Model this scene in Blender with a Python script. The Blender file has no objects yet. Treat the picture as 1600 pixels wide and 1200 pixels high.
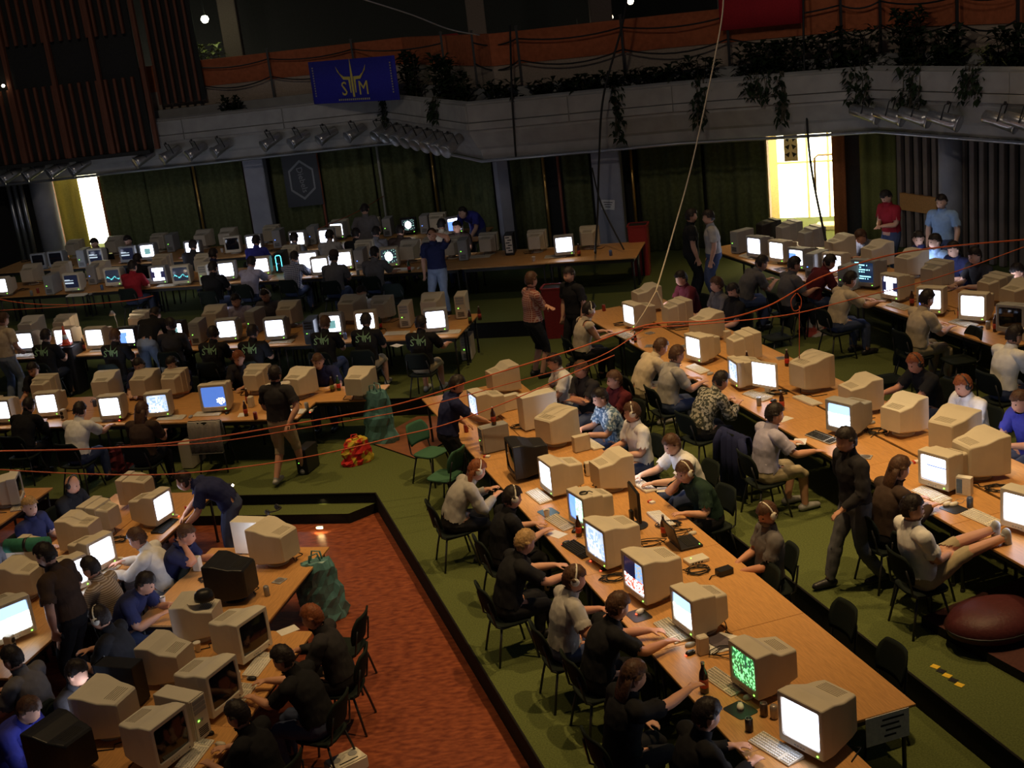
import bpy, bmesh, math, random
import numpy as np
from mathutils import Vector, Matrix
random.seed(7)
RAD = math.radians
scene = bpy.context.scene
COL = scene.collection

# ---------------------------------------------------------------- camera
CAM_H = 6.9
FPX = 2000.0
PITCH, ROLL = RAD(16.9), RAD(6.6)
FW = Vector((0, math.cos(PITCH), -math.sin(PITCH)))
R0 = Vector((1, 0, 0)); U0 = R0.cross(FW)
RT = R0 * math.cos(ROLL) - U0 * math.sin(ROLL)
UP = U0 * math.cos(ROLL) + R0 * math.sin(ROLL)
CAMP = Vector((0, 0, CAM_H))
cd = bpy.data.cameras.new('camera'); cam = bpy.data.objects.new('camera', cd); COL.objects.link(cam)
cd.sensor_fit = 'HORIZONTAL'; cd.sensor_width = 36.0; cd.lens = 36.0 * FPX / 1600.0
cd.clip_end = 300
m = Matrix.Identity(4)
for i in range(3):
    m[i][0] = RT[i]; m[i][1] = UP[i]; m[i][2] = -FW[i]; m[i][3] = CAMP[i]
cam.matrix_world = m
scene.camera = cam

# ---------------------------------------------------------------- world, exposure, hall lamps
w = bpy.data.worlds.new('hall_gloom'); scene.world = w; w.use_nodes = True
w.node_tree.nodes['Background'].inputs[0].default_value = (0.30, 0.34, 0.45, 1)
w.node_tree.nodes['Background'].inputs[1].default_value = 0.042
vs = scene.view_settings
vs.view_transform = 'Standard'; vs.look = 'None'; vs.gamma = 1.0; vs.exposure = 0.0; vs.use_curve_mapping = False
def lamp(x, y, z, tx, ty, tz, watts, ang, col=(1.0, 0.66, 0.30), rad=0.12, blend=0.7):
    l = bpy.data.lights.new('hall_spot', 'SPOT'); l.energy = watts; l.color = col
    l.spot_size = RAD(ang); l.spot_blend = blend; l.shadow_soft_size = rad
    o = bpy.data.objects.new('hall_spot', l); COL.objects.link(o)
    o.location = (x, y, z)
    o.rotation_euler = Vector((tx - x, ty - y, tz - z)).to_track_quat('-Z', 'Y').to_euler()
    return o
LAMPW = 0.93
for a in [  # the downlights of the hall ceiling
    (2.6, 10.0, 11.5, 2.4, 10.6, 0.5, 2000, 62), (1.2, 14.0, 11.5, 1.0, 14.6, 0.5, 1700, 60),
    (4.4, 15.5, 11.5, 4.4, 15.6, 0.8, 1250, 56), (6.0, 12.0, 11.5, 6.2, 12.4, 0.8, 900, 52),
    (0.2, 18.2, 11.5, 0.0, 18.4, 0.5, 1500, 56), (-4.6, 11.4, 11.5, -4.8, 11.6, 0.2, 850, 64),
    (-1.4, 12.2, 11.5, -1.4, 12.4, 0.0, 420, 58), (-6.6, 18.4, 11.5, -6.6, 18.8, 0.5, 1150, 66),
    (-4.0, 16.6, 11.5, -4.0, 17.0, 0.3, 700, 50),
    (3.0, 22.5, 11.5, 3.0, 22.6, 0.9, 700, 60), (8.5, 18.5, 11.5, 8.5, 18.6, 0.9, 500, 60),
    (-9.0, 24.0, 11.5, -9.0, 24.2, 0.9, 300, 80)]:
    lamp(a[0], a[1], a[2], a[3], a[4], a[5], a[6] * LAMPW, a[7])
for a in [  # added dim spots, unseen, that brighten the balcony and the curtains
    (0.0, 14.0, 11.5, 4.0, 27.5, 3.6, 420, 70), (-6.0, 16.0, 11.5, -8.0, 35.0, 4.0, 700, 66), (6.0, 14.0, 11.5, 9.5, 24.0, 3.2, 300, 60)]:
    lamp(a[0], a[1], a[2], a[3], a[4], a[5], a[6] * LAMPW, a[7], (1.0, 0.86, 0.72), 0.3)

# ---------------------------------------------------------------- geometry of the hall
TH = RAD(15.5); PH = RAD(-14.5)
N1 = Vector((math.cos(TH), math.sin(TH), 0)); E1 = Vector((-math.sin(TH), math.cos(TH), 0))
E2 = Vector((math.cos(PH), math.sin(PH), 0)); N2 = Vector((-math.sin(PH), math.cos(PH), 0))
YR, YL, YB, YF, YE, YW = 15.5, 195.5, 75.5, 255.5, -14.5, 165.5      # headings in degrees
def ray(px, py): return FW + RT * ((px - 800) / FPX) - UP * ((py - 600) / FPX)
def at(px, py, z):
    d = ray(px, py); return CAMP + d * ((z - CAM_H) / d.z)
def at_y(px, py, y):
    d = ray(px, py); return CAMP + d * (y / d.y)
def sc(s, c, z=0): return E1 * s + N1 * c + Vector((0, 0, z))
def ab(a, b, z=0): return E2 * a + N2 * b + Vector((0, 0, z))
def meet(c, b):
    det = N1.x * N2.y - N1.y * N2.x
    return Vector(((c * N2.y - b * N1.y) / det, (N1.x * b - N2.x * c) / det, 0))
L0, L1, L2, L3 = 0.0, 0.3, 0.6, 0.9
TT = 0.73                                   # table height

# ---------------------------------------------------------------- materials
MATS = {}
def mat(name, col, rough=0.6, spec=0.3, metal=0.0, var=0.12, scale=30.0, bump=0.0, emit=None, es=0.0, stretch=None, col2=None):
    if name in MATS: return MATS[name]
    M = bpy.data.materials.new(name); M.use_nodes = True; MATS[name] = M
    nt = M.node_tree; b = nt.nodes['Principled BSDF']
    b.inputs['Roughness'].default_value = rough; b.inputs['Metallic'].default_value = metal
    b.inputs['Specular IOR Level'].default_value = spec
    tc = nt.nodes.new('ShaderNodeTexCoord'); nz = nt.nodes.new('ShaderNodeTexNoise')
    nz.inputs['Scale'].default_value = scale; nz.inputs['Detail'].default_value = 4
    if stretch:
        mp = nt.nodes.new('ShaderNodeMapping'); mp.inputs['Scale'].default_value = stretch
        nt.links.new(tc.outputs['Object'], mp.inputs[0]); nt.links.new(mp.outputs[0], nz.inputs['Vector'])
    else: nt.links.new(tc.outputs['Object'], nz.inputs['Vector'])
    rp = nt.nodes.new('ShaderNodeValToRGB')
    c2 = col2 or tuple(min(1, c * (1 + var)) for c in col)
    c1 = tuple(c * (1 - var) for c in col)
    rp.color_ramp.elements[0].position = 0.3; rp.color_ramp.elements[1].position = 0.7
    rp.color_ramp.elements[0].color = (*c1, 1); rp.color_ramp.elements[1].color = (*c2, 1)
    nt.links.new(nz.outputs['Fac'], rp.inputs[0]); nt.links.new(rp.outputs[0], b.inputs['Base Color'])
    if bump:
        bp = nt.nodes.new('ShaderNodeBump'); bp.inputs['Strength'].default_value = bump; bp.inputs['Distance'].default_value = 0.01
        nt.links.new(nz.outputs['Fac'], bp.inputs['Height']); nt.links.new(bp.outputs[0], b.inputs['Normal'])
    if emit:
        b.inputs['Emission Color'].default_value = (*emit, 1); b.inputs['Emission Strength'].default_value = es
    return M
def pattern(name, kind, ca, cb, scale=20.0, cc=None):
    if name in MATS: return MATS[name]
    M = bpy.data.materials.new(name); M.use_nodes = True; MATS[name] = M
    nt = M.node_tree; b = nt.nodes['Principled BSDF']; b.inputs['Roughness'].default_value = 0.85; b.inputs['Specular IOR Level'].default_value = 0.1
    tc = nt.nodes.new('ShaderNodeTexCoord'); mx = nt.nodes.new('ShaderNodeMix'); mx.data_type = 'RGBA'
    mx.inputs[6].default_value = (*ca, 1); mx.inputs[7].default_value = (*cb, 1)
    def wave(d):
        wv = nt.nodes.new('ShaderNodeTexWave'); wv.bands_direction = d; wv.inputs['Scale'].default_value = scale
        nt.links.new(tc.outputs['Object'], wv.inputs['Vector']); return wv.outputs['Fac']
    if kind == 'plaid':
        a, c = wave('X'), wave('Z'); g = nt.nodes.new('ShaderNodeMath'); g.operation = 'MAXIMUM'
        nt.links.new(a, g.inputs[0]); nt.links.new(c, g.inputs[1]); src = g.outputs[0]; lo, hi = 0.75, 0.9
    elif kind == 'stripe': src = wave('Z'); lo, hi = 0.45, 0.6
    else:
        nz = nt.nodes.new('ShaderNodeTexNoise'); nz.inputs['Scale'].default_value = scale; nz.inputs['Detail'].default_value = 2
        nt.links.new(tc.outputs['Object'], nz.inputs['Vector']); src = nz.outputs['Fac']; lo, hi = 0.48, 0.56
    rp = nt.nodes.new('ShaderNodeMapRange'); rp.inputs[1].default_value = lo; rp.inputs[2].default_value = hi
    nt.links.new(src, rp.inputs[0]); nt.links.new(rp.outputs[0], mx.inputs[0]); nt.links.new(mx.outputs[2], b.inputs['Base Color'])
    return M
def screen_mat():
    M = bpy.data.materials.new('screen_phosphor'); M.use_nodes = True; nt = M.node_tree
    b = nt.nodes['Principled BSDF']; b.inputs['Base Color'].default_value = (0.01, 0.01, 0.012, 1); b.inputs['Roughness'].default_value = 0.15
    at_ = nt.nodes.new('ShaderNodeAttribute'); at_.attribute_name = 'picture'
    nt.links.new(at_.outputs['Color'], b.inputs['Emission Color']); b.inputs['Emission Strength'].default_value = 6.5
    return M
M_SCREEN = screen_mat()
M_BEIGE = mat('beige_plastic', (0.62, 0.55, 0.43), 0.5, 0.35, var=0.06, scale=4)
M_CREAM = mat('pale_cream_plastic', (0.72, 0.67, 0.56), 0.5, 0.35, var=0.05, scale=4)
M_GREY = mat('grey_plastic', (0.34, 0.34, 0.34), 0.5, 0.35, var=0.06, scale=5)
M_BLK = mat('black_plastic', (0.018, 0.018, 0.02), 0.4, 0.4, var=0.2)
M_DARK = mat('dark_slot', (0.03, 0.028, 0.025), 0.7, 0.2)
M_WOOD = mat('beech_laminate', (0.56, 0.29, 0.10), 0.42, 0.35, var=0.16, scale=3.0, stretch=(3, 40, 3))
M_EDGE = mat('table_edge', (0.33, 0.17, 0.07), 0.5, 0.3)
M_METAL = mat('black_tube', (0.022, 0.022, 0.022), 0.4, 0.5, metal=0.0)
M_CHAIR = mat('dark_chair_fabric', (0.012, 0.017, 0.014), 0.8, 0.12, bump=0.2, scale=120)
M_GCHAIR = mat('green_chair_fabric', (0.05, 0.13, 0.075), 0.8, 0.15, bump=0.2, scale=120)
M_CARPET = mat('green_carpet', (0.092, 0.112, 0.036), 0.95, 0.08, var=0.25, scale=60, bump=0.5)
M_RISER = mat('black_riser', (0.014, 0.013, 0.012), 0.8, 0.15, var=0.2)
M_RED = mat('red_pit_floor', (0.23, 0.050, 0.023), 0.36, 0.45, var=0.5, scale=9.0, stretch=(1.0, 2.2, 1), col2=(0.29, 0.080, 0.032))
M_KEY = mat('key_caps', (0.50, 0.46, 0.38), 0.6, 0.25)
M_SKIN = [mat('skin_fair', (0.60, 0.32, 0.21), 0.55, 0.3, var=0.05, scale=8), mat('skin_ruddy', (0.55, 0.26, 0.16), 0.55, 0.3, var=0.05, scale=8),
          mat('skin_pale', (0.68, 0.42, 0.31), 0.55, 0.3, var=0.05, scale=8)]
M_EYE = mat('eye_dark', (0.03, 0.025, 0.02), 0.25, 0.5); M_LIP = mat('lips', (0.35, 0.10, 0.08), 0.5)
M_LEDG = mat('green_led', (0.05, 0.3, 0.03), 0.4, emit=(0.25, 1.0, 0.08), es=5.0)
M_LEDR = mat('red_led', (0.3, 0.03, 0.02), 0.4, emit=(1.0, 0.08, 0.03), es=4.0)
M_LEDB = mat('blue_led', (0.02, 0.04, 0.3), 0.4, emit=(0.1, 0.25, 1.0), es=5.0)
M_PAPER = mat('white_paper', (0.75, 0.73, 0.68), 0.8, 0.1, var=0.05)
M_GLASSD = mat('dark_crt_glass', (0.012, 0.012, 0.016), 0.08, 0.6, var=0.1)
M_BEAM = mat('balcony_concrete', (0.36, 0.345, 0.32), 0.85, 0.15, var=0.12, scale=3, bump=0.15)
M_CURT = mat('dark_green_curtain', (0.13, 0.14, 0.06), 0.9, 0.1, var=0.2, scale=14)
M_ALU = mat('brushed_aluminium', (0.55, 0.56, 0.60), 0.32, 0.5, metal=0.85, var=0.05)
M_ORANGE = mat('orange_upholstery', (0.42, 0.12, 0.05), 0.85, 0.1, var=0.15, scale=10)
M_SLAT = mat('red_brown_slat', (0.17, 0.062, 0.034), 0.6, 0.25, var=0.2, scale=2, stretch=(20, 20, 1))
M_DWALL = mat('dark_wall', (0.035, 0.035, 0.033), 0.9, 0.1)
M_COL = mat('concrete_column', (0.33, 0.33, 0.37), 0.8, 0.15, var=0.1, scale=3)
M_CABLE = mat('orange_cable', (0.50, 0.10, 0.035), 0.5, 0.3, var=0.1)
M_BCABLE = mat('black_cable', (0.015, 0.015, 0.015), 0.5, 0.3)
M_LEAF = mat('shaded_leaf', (0.018, 0.03, 0.012), 0.7, 0.15, var=0.4, scale=6)  # silhouette shade put into the leaf colour

# ---------------------------------------------------------------- mesh helpers
class MB:
    def __init__(s): s.v = []; s.f = []; s.m = []
    def add(s, vs_, fs_, mi=0):
        o = len(s.v); s.v += [tuple(v) for v in vs_]; s.f += [tuple(i + o for i in f) for f in fs_]; s.m += [mi] * len(fs_); return s
    def box(s, c, d, rz=0.0, mi=0, taper=1.0, M=None):
        hx, hy, hz = d[0] / 2, d[1] / 2, d[2] / 2; ca, sa = math.cos(rz), math.sin(rz); vs_ = []
        for z in (-1, 1):
            k = taper if z > 0 else 1.0
            for x, y in ((-1, -1), (1, -1), (1, 1), (-1, 1)):
                X, Y = x * hx * k, y * hy * k
                p = Vector((c[0] + X * ca - Y * sa, c[1] + X * sa + Y * ca, c[2] + z * hz))
                vs_.append(M @ p if M else p)
        return s.add(vs_, [(0, 3, 2, 1), (4, 5, 6, 7), (0, 1, 5, 4), (1, 2, 6, 5), (2, 3, 7, 6), (3, 0, 4, 7)], mi)
    def loft(s, rings, mi=0, caps=True):
        n = len(rings[0]); vs_ = [v for r in rings for v in r]; fs_ = []
        for k in range(len(rings) - 1):
            for i in range(n):
                j = (i + 1) % n; fs_.append((k * n + i, k * n + j, (k + 1) * n + j, (k + 1) * n + i))
        if caps:
            fs_.append(tuple(range(n - 1, -1, -1))); fs_.append(tuple((len(rings) - 1) * n + i for i in range(n)))
        return s.add(vs_, fs_, mi)
    def tube(s, pts, r, n=8, mi=0, closed_ends=True):
        pts = [Vector(p) for p in pts]; rs = r if isinstance(r, (list, tuple)) else [r] * len(pts); rings = []
        prev = None
        for k, p in enumerate(pts):
            t = (pts[min(k + 1, len(pts) - 1)] - pts[max(k - 1, 0)])
            t = t.normalized() if t.length > 1e-9 else Vector((0, 0, 1))
            if prev is None: a = t.orthogonal().normalized()
            else:
                a = prev - t * prev.dot(t); a = a.normalized() if a.length > 1e-6 else t.orthogonal().normalized()
            prev = a; b = t.cross(a)
            rings.append([p + (a * math.cos(q) + b * math.sin(q)) * rs[k] for q in [2 * math.pi * i / n for i in range(n)]])
        return s.loft(rings, mi, closed_ends)
    def lathe(s, prof, c=(0, 0, 0), n=14, mi=0):
        return s.loft([[(c[0] + r * math.cos(2 * math.pi * i / n), c[1] + r * math.sin(2 * math.pi * i / n), c[2] + z) for i in range(n)] for r, z in prof], mi)
    def mesh(s, name, smooth=False):
        me = bpy.data.meshes.new(name); me.from_pydata(s.v, [], s.f)
        for p, k in zip(me.polygons, s.m): p.material_index = k; p.use_smooth = smooth
        me.update(); return me
def link(name, data, mats=(), parent=None, loc=None, rz=None, M=None):
    o = bpy.data.objects.new(name, data); COL.objects.link(o)
    if data is not None and mats:
        mats = mats if isinstance(mats, (list, tuple)) else [mats]
        while len(data.materials) < len(mats): data.materials.append(None)
        for i, mm in enumerate(mats): o.material_slots[i].link = 'OBJECT'; o.material_slots[i].material = mm
    if parent: o.parent = parent
    if M is not None: o.matrix_local = M
    if loc is not None: o.location = loc
    if rz is not None: o.rotation_euler[2] = rz
    return o
def tag(o, label, cat, group=None):
    o['label'] = label; o['category'] = cat
    if group: o['group'] = group
    return o
def struct(o, label=None):
    o['kind'] = 'structure'
    if label: o['label'] = label
    return o
def thing(name, label, cat, loc, rz=0.0, group=None):
    return tag(link(name, None, loc=loc, rz=rz), label, cat, group)
def bevel(me, w=0.01, seg=2, ang=40):
    bm = bmesh.new(); bm.from_mesh(me)
    es = [e for e in bm.edges if len(e.link_faces) == 2 and e.calc_face_angle(0) > RAD(ang)]
    if es: bmesh.ops.bevel(bm, geom=es, offset=w, segments=seg, affect='EDGES', clamp_overlap=True)
    bm.to_mesh(me); bm.free(); return me
def rrect(w, h, r, n=4, cx=0, cz=0):
    pts = []
    for qx, qz, a0 in ((1, 1, 0), (-1, 1, 90), (-1, -1, 180), (1, -1, 270)):
        for i in range(n + 1):
            a = RAD(a0 + 90 * i / n); pts.append((cx + qx * (w / 2 - r) + r * math.cos(a), cz + qz * (h / 2 - r) + r * math.sin(a)))
    return pts
def text_mesh(txt, size, extrude=0.004):
    c = bpy.data.curves.new('lettering', 'FONT'); c.body = txt; c.size = size; c.extrude = extrude; c.align_x = 'CENTER'; c.align_y = 'CENTER'; c.resolution_u = 2
    o = bpy.data.objects.new('lettering', c); COL.objects.link(o)
    dg = bpy.context.evaluated_depsgraph_get(); me = bpy.data.meshes.new_from_object(o.evaluated_get(dg))
    bpy.data.objects.remove(o); return me
# ---------------------------------------------------------------- lettering (made first, while the scene is light)
TXT = {k: text_mesh(k, s) for k, s in (('S', 1.0), ('M', 1.0), ('S  M', 0.16), ('Diebels', 0.5))}

# ---------------------------------------------------------------- floors: tiers rising from the red pit
KC = [2.54, 5.93, 9.33]; KB = [16.08, 19.5, 23.1]
def slab(name, pts, z0, z1, mats):
    n = len(pts); mb = MB()
    mb.add([(p.x, p.y, z1) for p in pts], [tuple(range(n))], 0)
    mb.add([(p.x, p.y, z0) for p in pts], [tuple(range(n - 1, -1, -1))], 1)
    for i in range(n):
        p, q = pts[i], pts[(i + 1) % n]; mb.add([(p.x, p.y, z0), (q.x, q.y, z0), (q.x, q.y, z1), (p.x, p.y, z1)], [(0, 1, 2, 3)], 1)
    return link(name, mb.mesh(name), mats)
pit = slab('floor', [Vector(p) for p in ((-26, -2, 0), (14, -2, 0), (14, 42, 0), (-26, 42, 0))], -0.3, 0.0, [M_RED, M_RISER])
struct(pit, 'mottled red brown floor of the sunken pit')
for k, (c, b) in enumerate(zip(KC, KB)):
    K = meet(c, b); z1 = 0.3 * (k + 1)
    pts = [K, K - E1 * 19, K - E1 * 19 + N1 * 22, K + N1 * 22 + N2 * 24, K - E2 * 24 + N2 * 24, K - E2 * 24]
    struct(slab('floor', pts, z1 - 0.3, z1, [M_CARPET, M_RISER]), ['green carpeted first tier around the red pit', 'green carpeted second tier with the middle table', 'green carpeted top tier below the curtains'][k])
K0 = meet(KC[0], KB[0])
ka = K0.dot(E2)
st = [ab(ka - 0.02, 15.72), ab(ka - 0.02, 16.08), ab(ka - 9.0, 16.08), ab(ka - 9.0, 15.72)]
# half step in front of the pit's rear edge, open where the table stands
st = [ab(ka - 0.30, 15.70), ab(ka - 0.02, 16.078), ab(ka - 3.1, 16.078), ab(ka - 2.8, 15.70)]
struct(slab('floor', st, 0.0, 0.15, [M_CARPET, M_RISER]), 'carpeted half step down into the pit')
# metal nosing along the tier edges
def nosing(p, q, z, n):
    mb = MB(); mb.tube([(p.x, p.y, z), (q.x, q.y, z)], 0.012, 6); struct(link('trim_%d' % n, mb.mesh('nosing'), M_RISER))
for k, (c, b) in enumerate(zip(KC, KB)):
    K = meet(c, b); nosing(K, K - E1 * 18.9, 0.3 * (k + 1), 2 * k + 1); nosing(K, K - E2 * 23, 0.3 * (k + 1), 2 * k + 2)
# step lights set in the risers
def step_light(px, py, z, rot, col, tgt, watts, where):
    p = at(px, py, z); t = thing('step_light', 'oval step light set in the riser ' + where, 'light', p, rot, 'step lights in the risers')
    mb = MB(); mb.loft([[(x, -0.002, y) for x, y in rrect(0.13, 0.055, 0.026)], [(x, -0.015, y) for x, y in rrect(0.12, 0.045, 0.022)]]); link('rim', mb.mesh('rim'), M_ALU, t)
    mb = MB(); mb.loft([[(x, -0.014, y) for x, y in rrect(0.10, 0.032, 0.015)], [(x, -0.019, y) for x, y in rrect(0.09, 0.026, 0.012)]]); link('lens', mb.mesh('lens'), mat('step_lens', (0.9, 0.8, 0.5), 0.3, emit=(1.0, 0.82, 0.4), es=9.0), t)
    l = bpy.data.lights.new('step_lamp', 'SPOT'); l.energy = watts; l.color = col; l.spot_size = RAD(120); l.shadow_soft_size = 0.03
    o = bpy.data.objects.new('step_lamp', l); COL.objects.link(o); o.parent = t; o.location = (0, -0.06, 0.01); o.rotation_euler = (RAD(38), 0, 0)
step_light(660, 629, 0.47, RAD(-14.5), (1, .8, .35), None, 5, 'behind the wooden landing board')
step_light(507, 777, 0.22, RAD(-14.5), (1, .8, .35), None, 3, 'above the carpeted half step')
step_light(500, 824, 0.07, RAD(-14.5), (1, .7, .3), None, 3, 'at the foot of the half step')
# wooden landing board on the first tier
lb = [at(577, 693, L1), at(650, 718, L1), at(700, 690, L1), at(697, 652, L1), at(652, 652, L1)]
tag(slab('landing_board', lb, L1 + 0.001, L1 + 0.022, [mat('landing_wood', (0.22, 0.085, 0.04), 0.55, 0.3, var=0.2, scale=6), M_RISER]), 'brown wooden board laid on the green carpet below the step', 'board')
# low dark wooden platform behind the middle table's near end
pl = [at(1440, 978, L2), at(1602, 1068, L2), at(1820, 1040, L2), at(1660, 890, L2)]
tag(slab('low_platform', pl, L2 + 0.001, L2 + 0.10, [mat('platform_top', (0.075, 0.032, 0.028), 0.8, 0.1), M_RISER]), 'low dark brown platform with black edge on green carpet', 'platform')
# yellow and black hazard tape on the tier edge
t = thing('hazard_tape', 'yellow and black striped warning tape on the tier edge', 'tape', at(1480, 1056, L2), math.atan2(E1.y, E1.x))
for i in range(5):
    mb = MB(); mb.box((0, 0, 0.003), (0.075, 0.06, 0.004)); 
    link('stripe', mb.mesh('stripe'), mat('tape_yellow', (0.75, 0.50, 0.04), 0.6) if i % 2 == 0 else M_BLK, t, loc=(0.18 - i * 0.09, 0, 0), rz=0.4)

# ---------------------------------------------------------------- balcony line in plan
ZF = 3.5
FP = [at(p, q, ZF).to_2d() for p, q in ((0, 288), (622, 221), (755, 249), (1060, 222), (1372, 203), (1600, 220))]
FP = [FP[0] + (FP[0] - FP[1]) * 0.5] + FP + [FP[5] + (FP[5] - FP[4]) * 1.6]
def off_line(d):
    segs = []
    for i in range(len(FP) - 1):
        t = (FP[i + 1] - FP[i]).normalized(); n = Vector((-t.y, t.x)); segs.append((FP[i] + n * d, t))
    out = [segs[0][0]]
    for i in range(1, len(segs)):
        (p, t), (q, u) = segs[i - 1], segs[i]; den = t.x * u.y - t.y * u.x
        if abs(den) < 1e-5: out.append(q); continue
        k = ((q.x - p.x) * u.y - (q.y - p.y) * u.x) / den; out.append(p + t * k)
    t = segs[-1][1]; out.append(FP[-1] + Vector((-t.y, t.x)) * d)
    return out
def sweep(name, prof, mats, seg=None, smooth=False):
    lines = [off_line(d) for d, z in prof]; n = len(prof); mb = MB()
    rng = range(len(FP)) if seg is None else range(seg[0], seg[1] + 1)
    mb.loft([[(lines[k][i].x, lines[k][i].y, prof[k][1]) for k in range(n)] for i in rng])
    return link(name, mb.mesh(name, smooth), mats)
def hit(px, py, d, pick='near'):
    r = ray(px, py); L = off_line(d); best = None
    for i in range(len(L) - 1):
        p, q = L[i], L[i + 1]; e = q - p; den = r.x * e.y - r.y * e.x
        if abs(den) < 1e-9: continue
        t = (p.x * e.y - p.y * e.x) / den; k = (p.x * r.y - p.y * r.x) / den
        if t > 0 and -1e-6 <= k <= 1 + 1e-6 and (best is None or t < best[0]): best = (t, i, math.atan2(e.y, e.x))
    t, i, a = best; return CAMP + r * t, i, a
WO = 1.5
bal = struct(sweep('trim_10', [(-0.30, 4.10), (-0.30, 4.74), (-0.22, 4.78), (-0.22, 4.55), (0.30, 4.55), (0.30, 4.95), (0.42, 4.95), (0.42, 4.3), (3.0, 4.3), (3.0, 4.05), (WO + 0.3, 3.55), (0.02, 3.5), (-0.05, 3.72), (-0.12, 3.78)], M_BEAM), 'grey concrete balcony beam with planter trough')
PA = off_line(-0.30); PBk = off_line(-0.345)
for i in range(len(FP) - 1):                     # facing panels of the planter front, with open joints
    p, q = PA[i], PA[i + 1]; L = (q - p).length; n = max(1, round(L / 2.6)); u = (q - p).normalized(); ang = math.atan2(u.y, u.x)
    for j in range(n):
        c = p + u * (L * (j + 0.5) / n); mb = MB(); wl = L / n - 0.02
        mb.box((0, -0.02, 0.36), (wl, 0.04, 0.36)); mb.box((0, -0.028, 0.09), (wl, 0.056, 0.15))
        link('panel', bevel(mb.mesh('panel'), 0.006, 1), M_BEAM, bal, loc=(c.x, c.y, 4.16), rz=ang)
struct(sweep('trim_11', [(0.60, 4.3), (0.60, 5.42), (0.72, 5.42), (0.72, 4.3)], mat('parapet_beige', (0.40, 0.31, 0.23), 0.85)), 'beige parapet behind the planter')
struct(sweep('trim_12', [(0.57, 5.42), (0.57, 6.10), (0.75, 6.10), (0.75, 5.42)], M_ORANGE), 'orange padded upper band of the balcony parapet')
struct(sweep('wall_upper', [(9.0, 4.3), (9.0, 12), (9.2, 12), (9.2, 4.3)], M_DWALL), 'dark rear wall of the balcony')
# pipe below the beam
PI = off_line(-0.06); mb = MB(); mb.tube([(p.x, p.y, 3.47) for p in PI], 0.035, 8); struct(link('trim_13', mb.mesh('pipe', True), M_ALU), 'thin metal pipe under the balcony beam')

# ---------------------------------------------------------------- rear walls, curtains, columns
DL = (84, 158); DR = (1203, 1303)
def wall_piece(name, pa, pb, d=WO, z0=L3, z1=3.6, m_=M_DWALL):
    a, ia, _ = hit(pa, 300, d); b, ib, _ = hit(pb, 300, d); L = off_line(d); L2_ = off_line(d + 0.15)
    pts = [a.to_2d()] + [L[i] for i in range(ia + 1, ib + 1)] + [b.to_2d()]
    a2, _, _ = hit(pa, 300, d + 0.15); b2, _, _ = hit(pb, 300, d + 0.15)
    pt2 = [a2.to_2d()] + [L2_[i] for i in range(ia + 1, ib + 1)] + [b2.to_2d()]
    mb = MB(); mb.loft([[(p.x, p.y, z0), (p.x, p.y, z1), (q.x, q.y, z1), (q.x, q.y, z0)] for p, q in zip(pts, pt2)])
    return struct(link(name, mb.mesh(name), m_))
wall_piece('wall_back', -120, DL[0]); wall_piece('wall_back', DL[1], DR[0]); wall_piece('wall_right', DR[1], 1700)
def curtain(pa, pb, d, m_, label, nf=None, z1=3.56, amp=0.05):
    a, ia, _ = hit(pa, 300, d); b, ib, _ = hit(pb, 300, d); L = off_line(d)
    pl_ = [a.to_2d()] + [L[i] for i in range(ia + 1, ib + 1)] + [b.to_2d()]
    o2 = pl_[0].copy(); front, back = [], []; acc = 0
    for i in range(len(pl_) - 1):
        p, q = pl_[i], pl_[i + 1]; ln = (q - p).length; u = (q - p) / ln; n_ = Vector((u.y, -u.x)); k = max(6, int(ln / 0.05))
        for j in range(k + 1):
            s = acc + ln * j / k; r = p + u * (ln * j / k); wv = amp * math.sin(s * 2 * math.pi / 0.34 + 0.8 * math.sin(s * 1.7)) + amp * .4 * math.sin(s * 9.1)
            front.append(r + n_ * (wv + 0.012) - o2); back.append(r + n_ * (wv - 0.012) - o2)
        acc += ln
    ring = front + back[::-1]
    mb = MB(); mb.loft([[(p.x, p.y, z) for p in ring] for z in (L3 + 0.02, 2.2, z1)])
    t = thing('curtain', label, 'curtain', (o2.x, o2.y, 0)); link('drape', mb.mesh('drape', True), m_, t)
    mb = MB(); mb.tube([(p.x, p.y, z1 + 0.012) for p in (front[0], front[len(front) // 2], front[-1])], 0.012, 6); link('rail', mb.mesh('rail'), M_METAL, t)
CU = [(160, 228, 'beside the bright left doorway'), (230, 303, 'left of the narrow lit gap'), (312, 384, 'right of the narrow lit gap'), (428, 500, 'behind the black hexagon sign'),
      (506, 588, 'between red pole and pale pole'), (590, 676, 'behind the standing grey shirt'), (686, 768, 'at the balcony corner'), (804, 850, 'between the two grey columns, narrow'), (882, 924, 'beside the column with the notice'),
      (1000, 1100, 'behind the standing couple'), (1104, 1200, 'beside the bright right doorway')]
for a, b, s in CU: curtain(a, b, 1.36, M_CURT, 'dark green pleated curtain ' + s)
curtain(1345, 1402, 1.2, mat('olive_curtain', (0.17, 0.17, 0.05), 0.9, 0.1), 'olive curtain behind the person in red shirt')
curtain(1302, 1322, 1.2, mat('rust_curtain', (0.30, 0.10, 0.035), 0.9, 0.1), 'rust coloured curtain edge at the right doorway', amp=0.03)
curtain(78, 124, 2.5, mat('yellow_curtain', (0.55, 0.48, 0.13), 0.9, 0.1), 'yellow lit curtain in the left doorway', amp=0.03)
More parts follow.
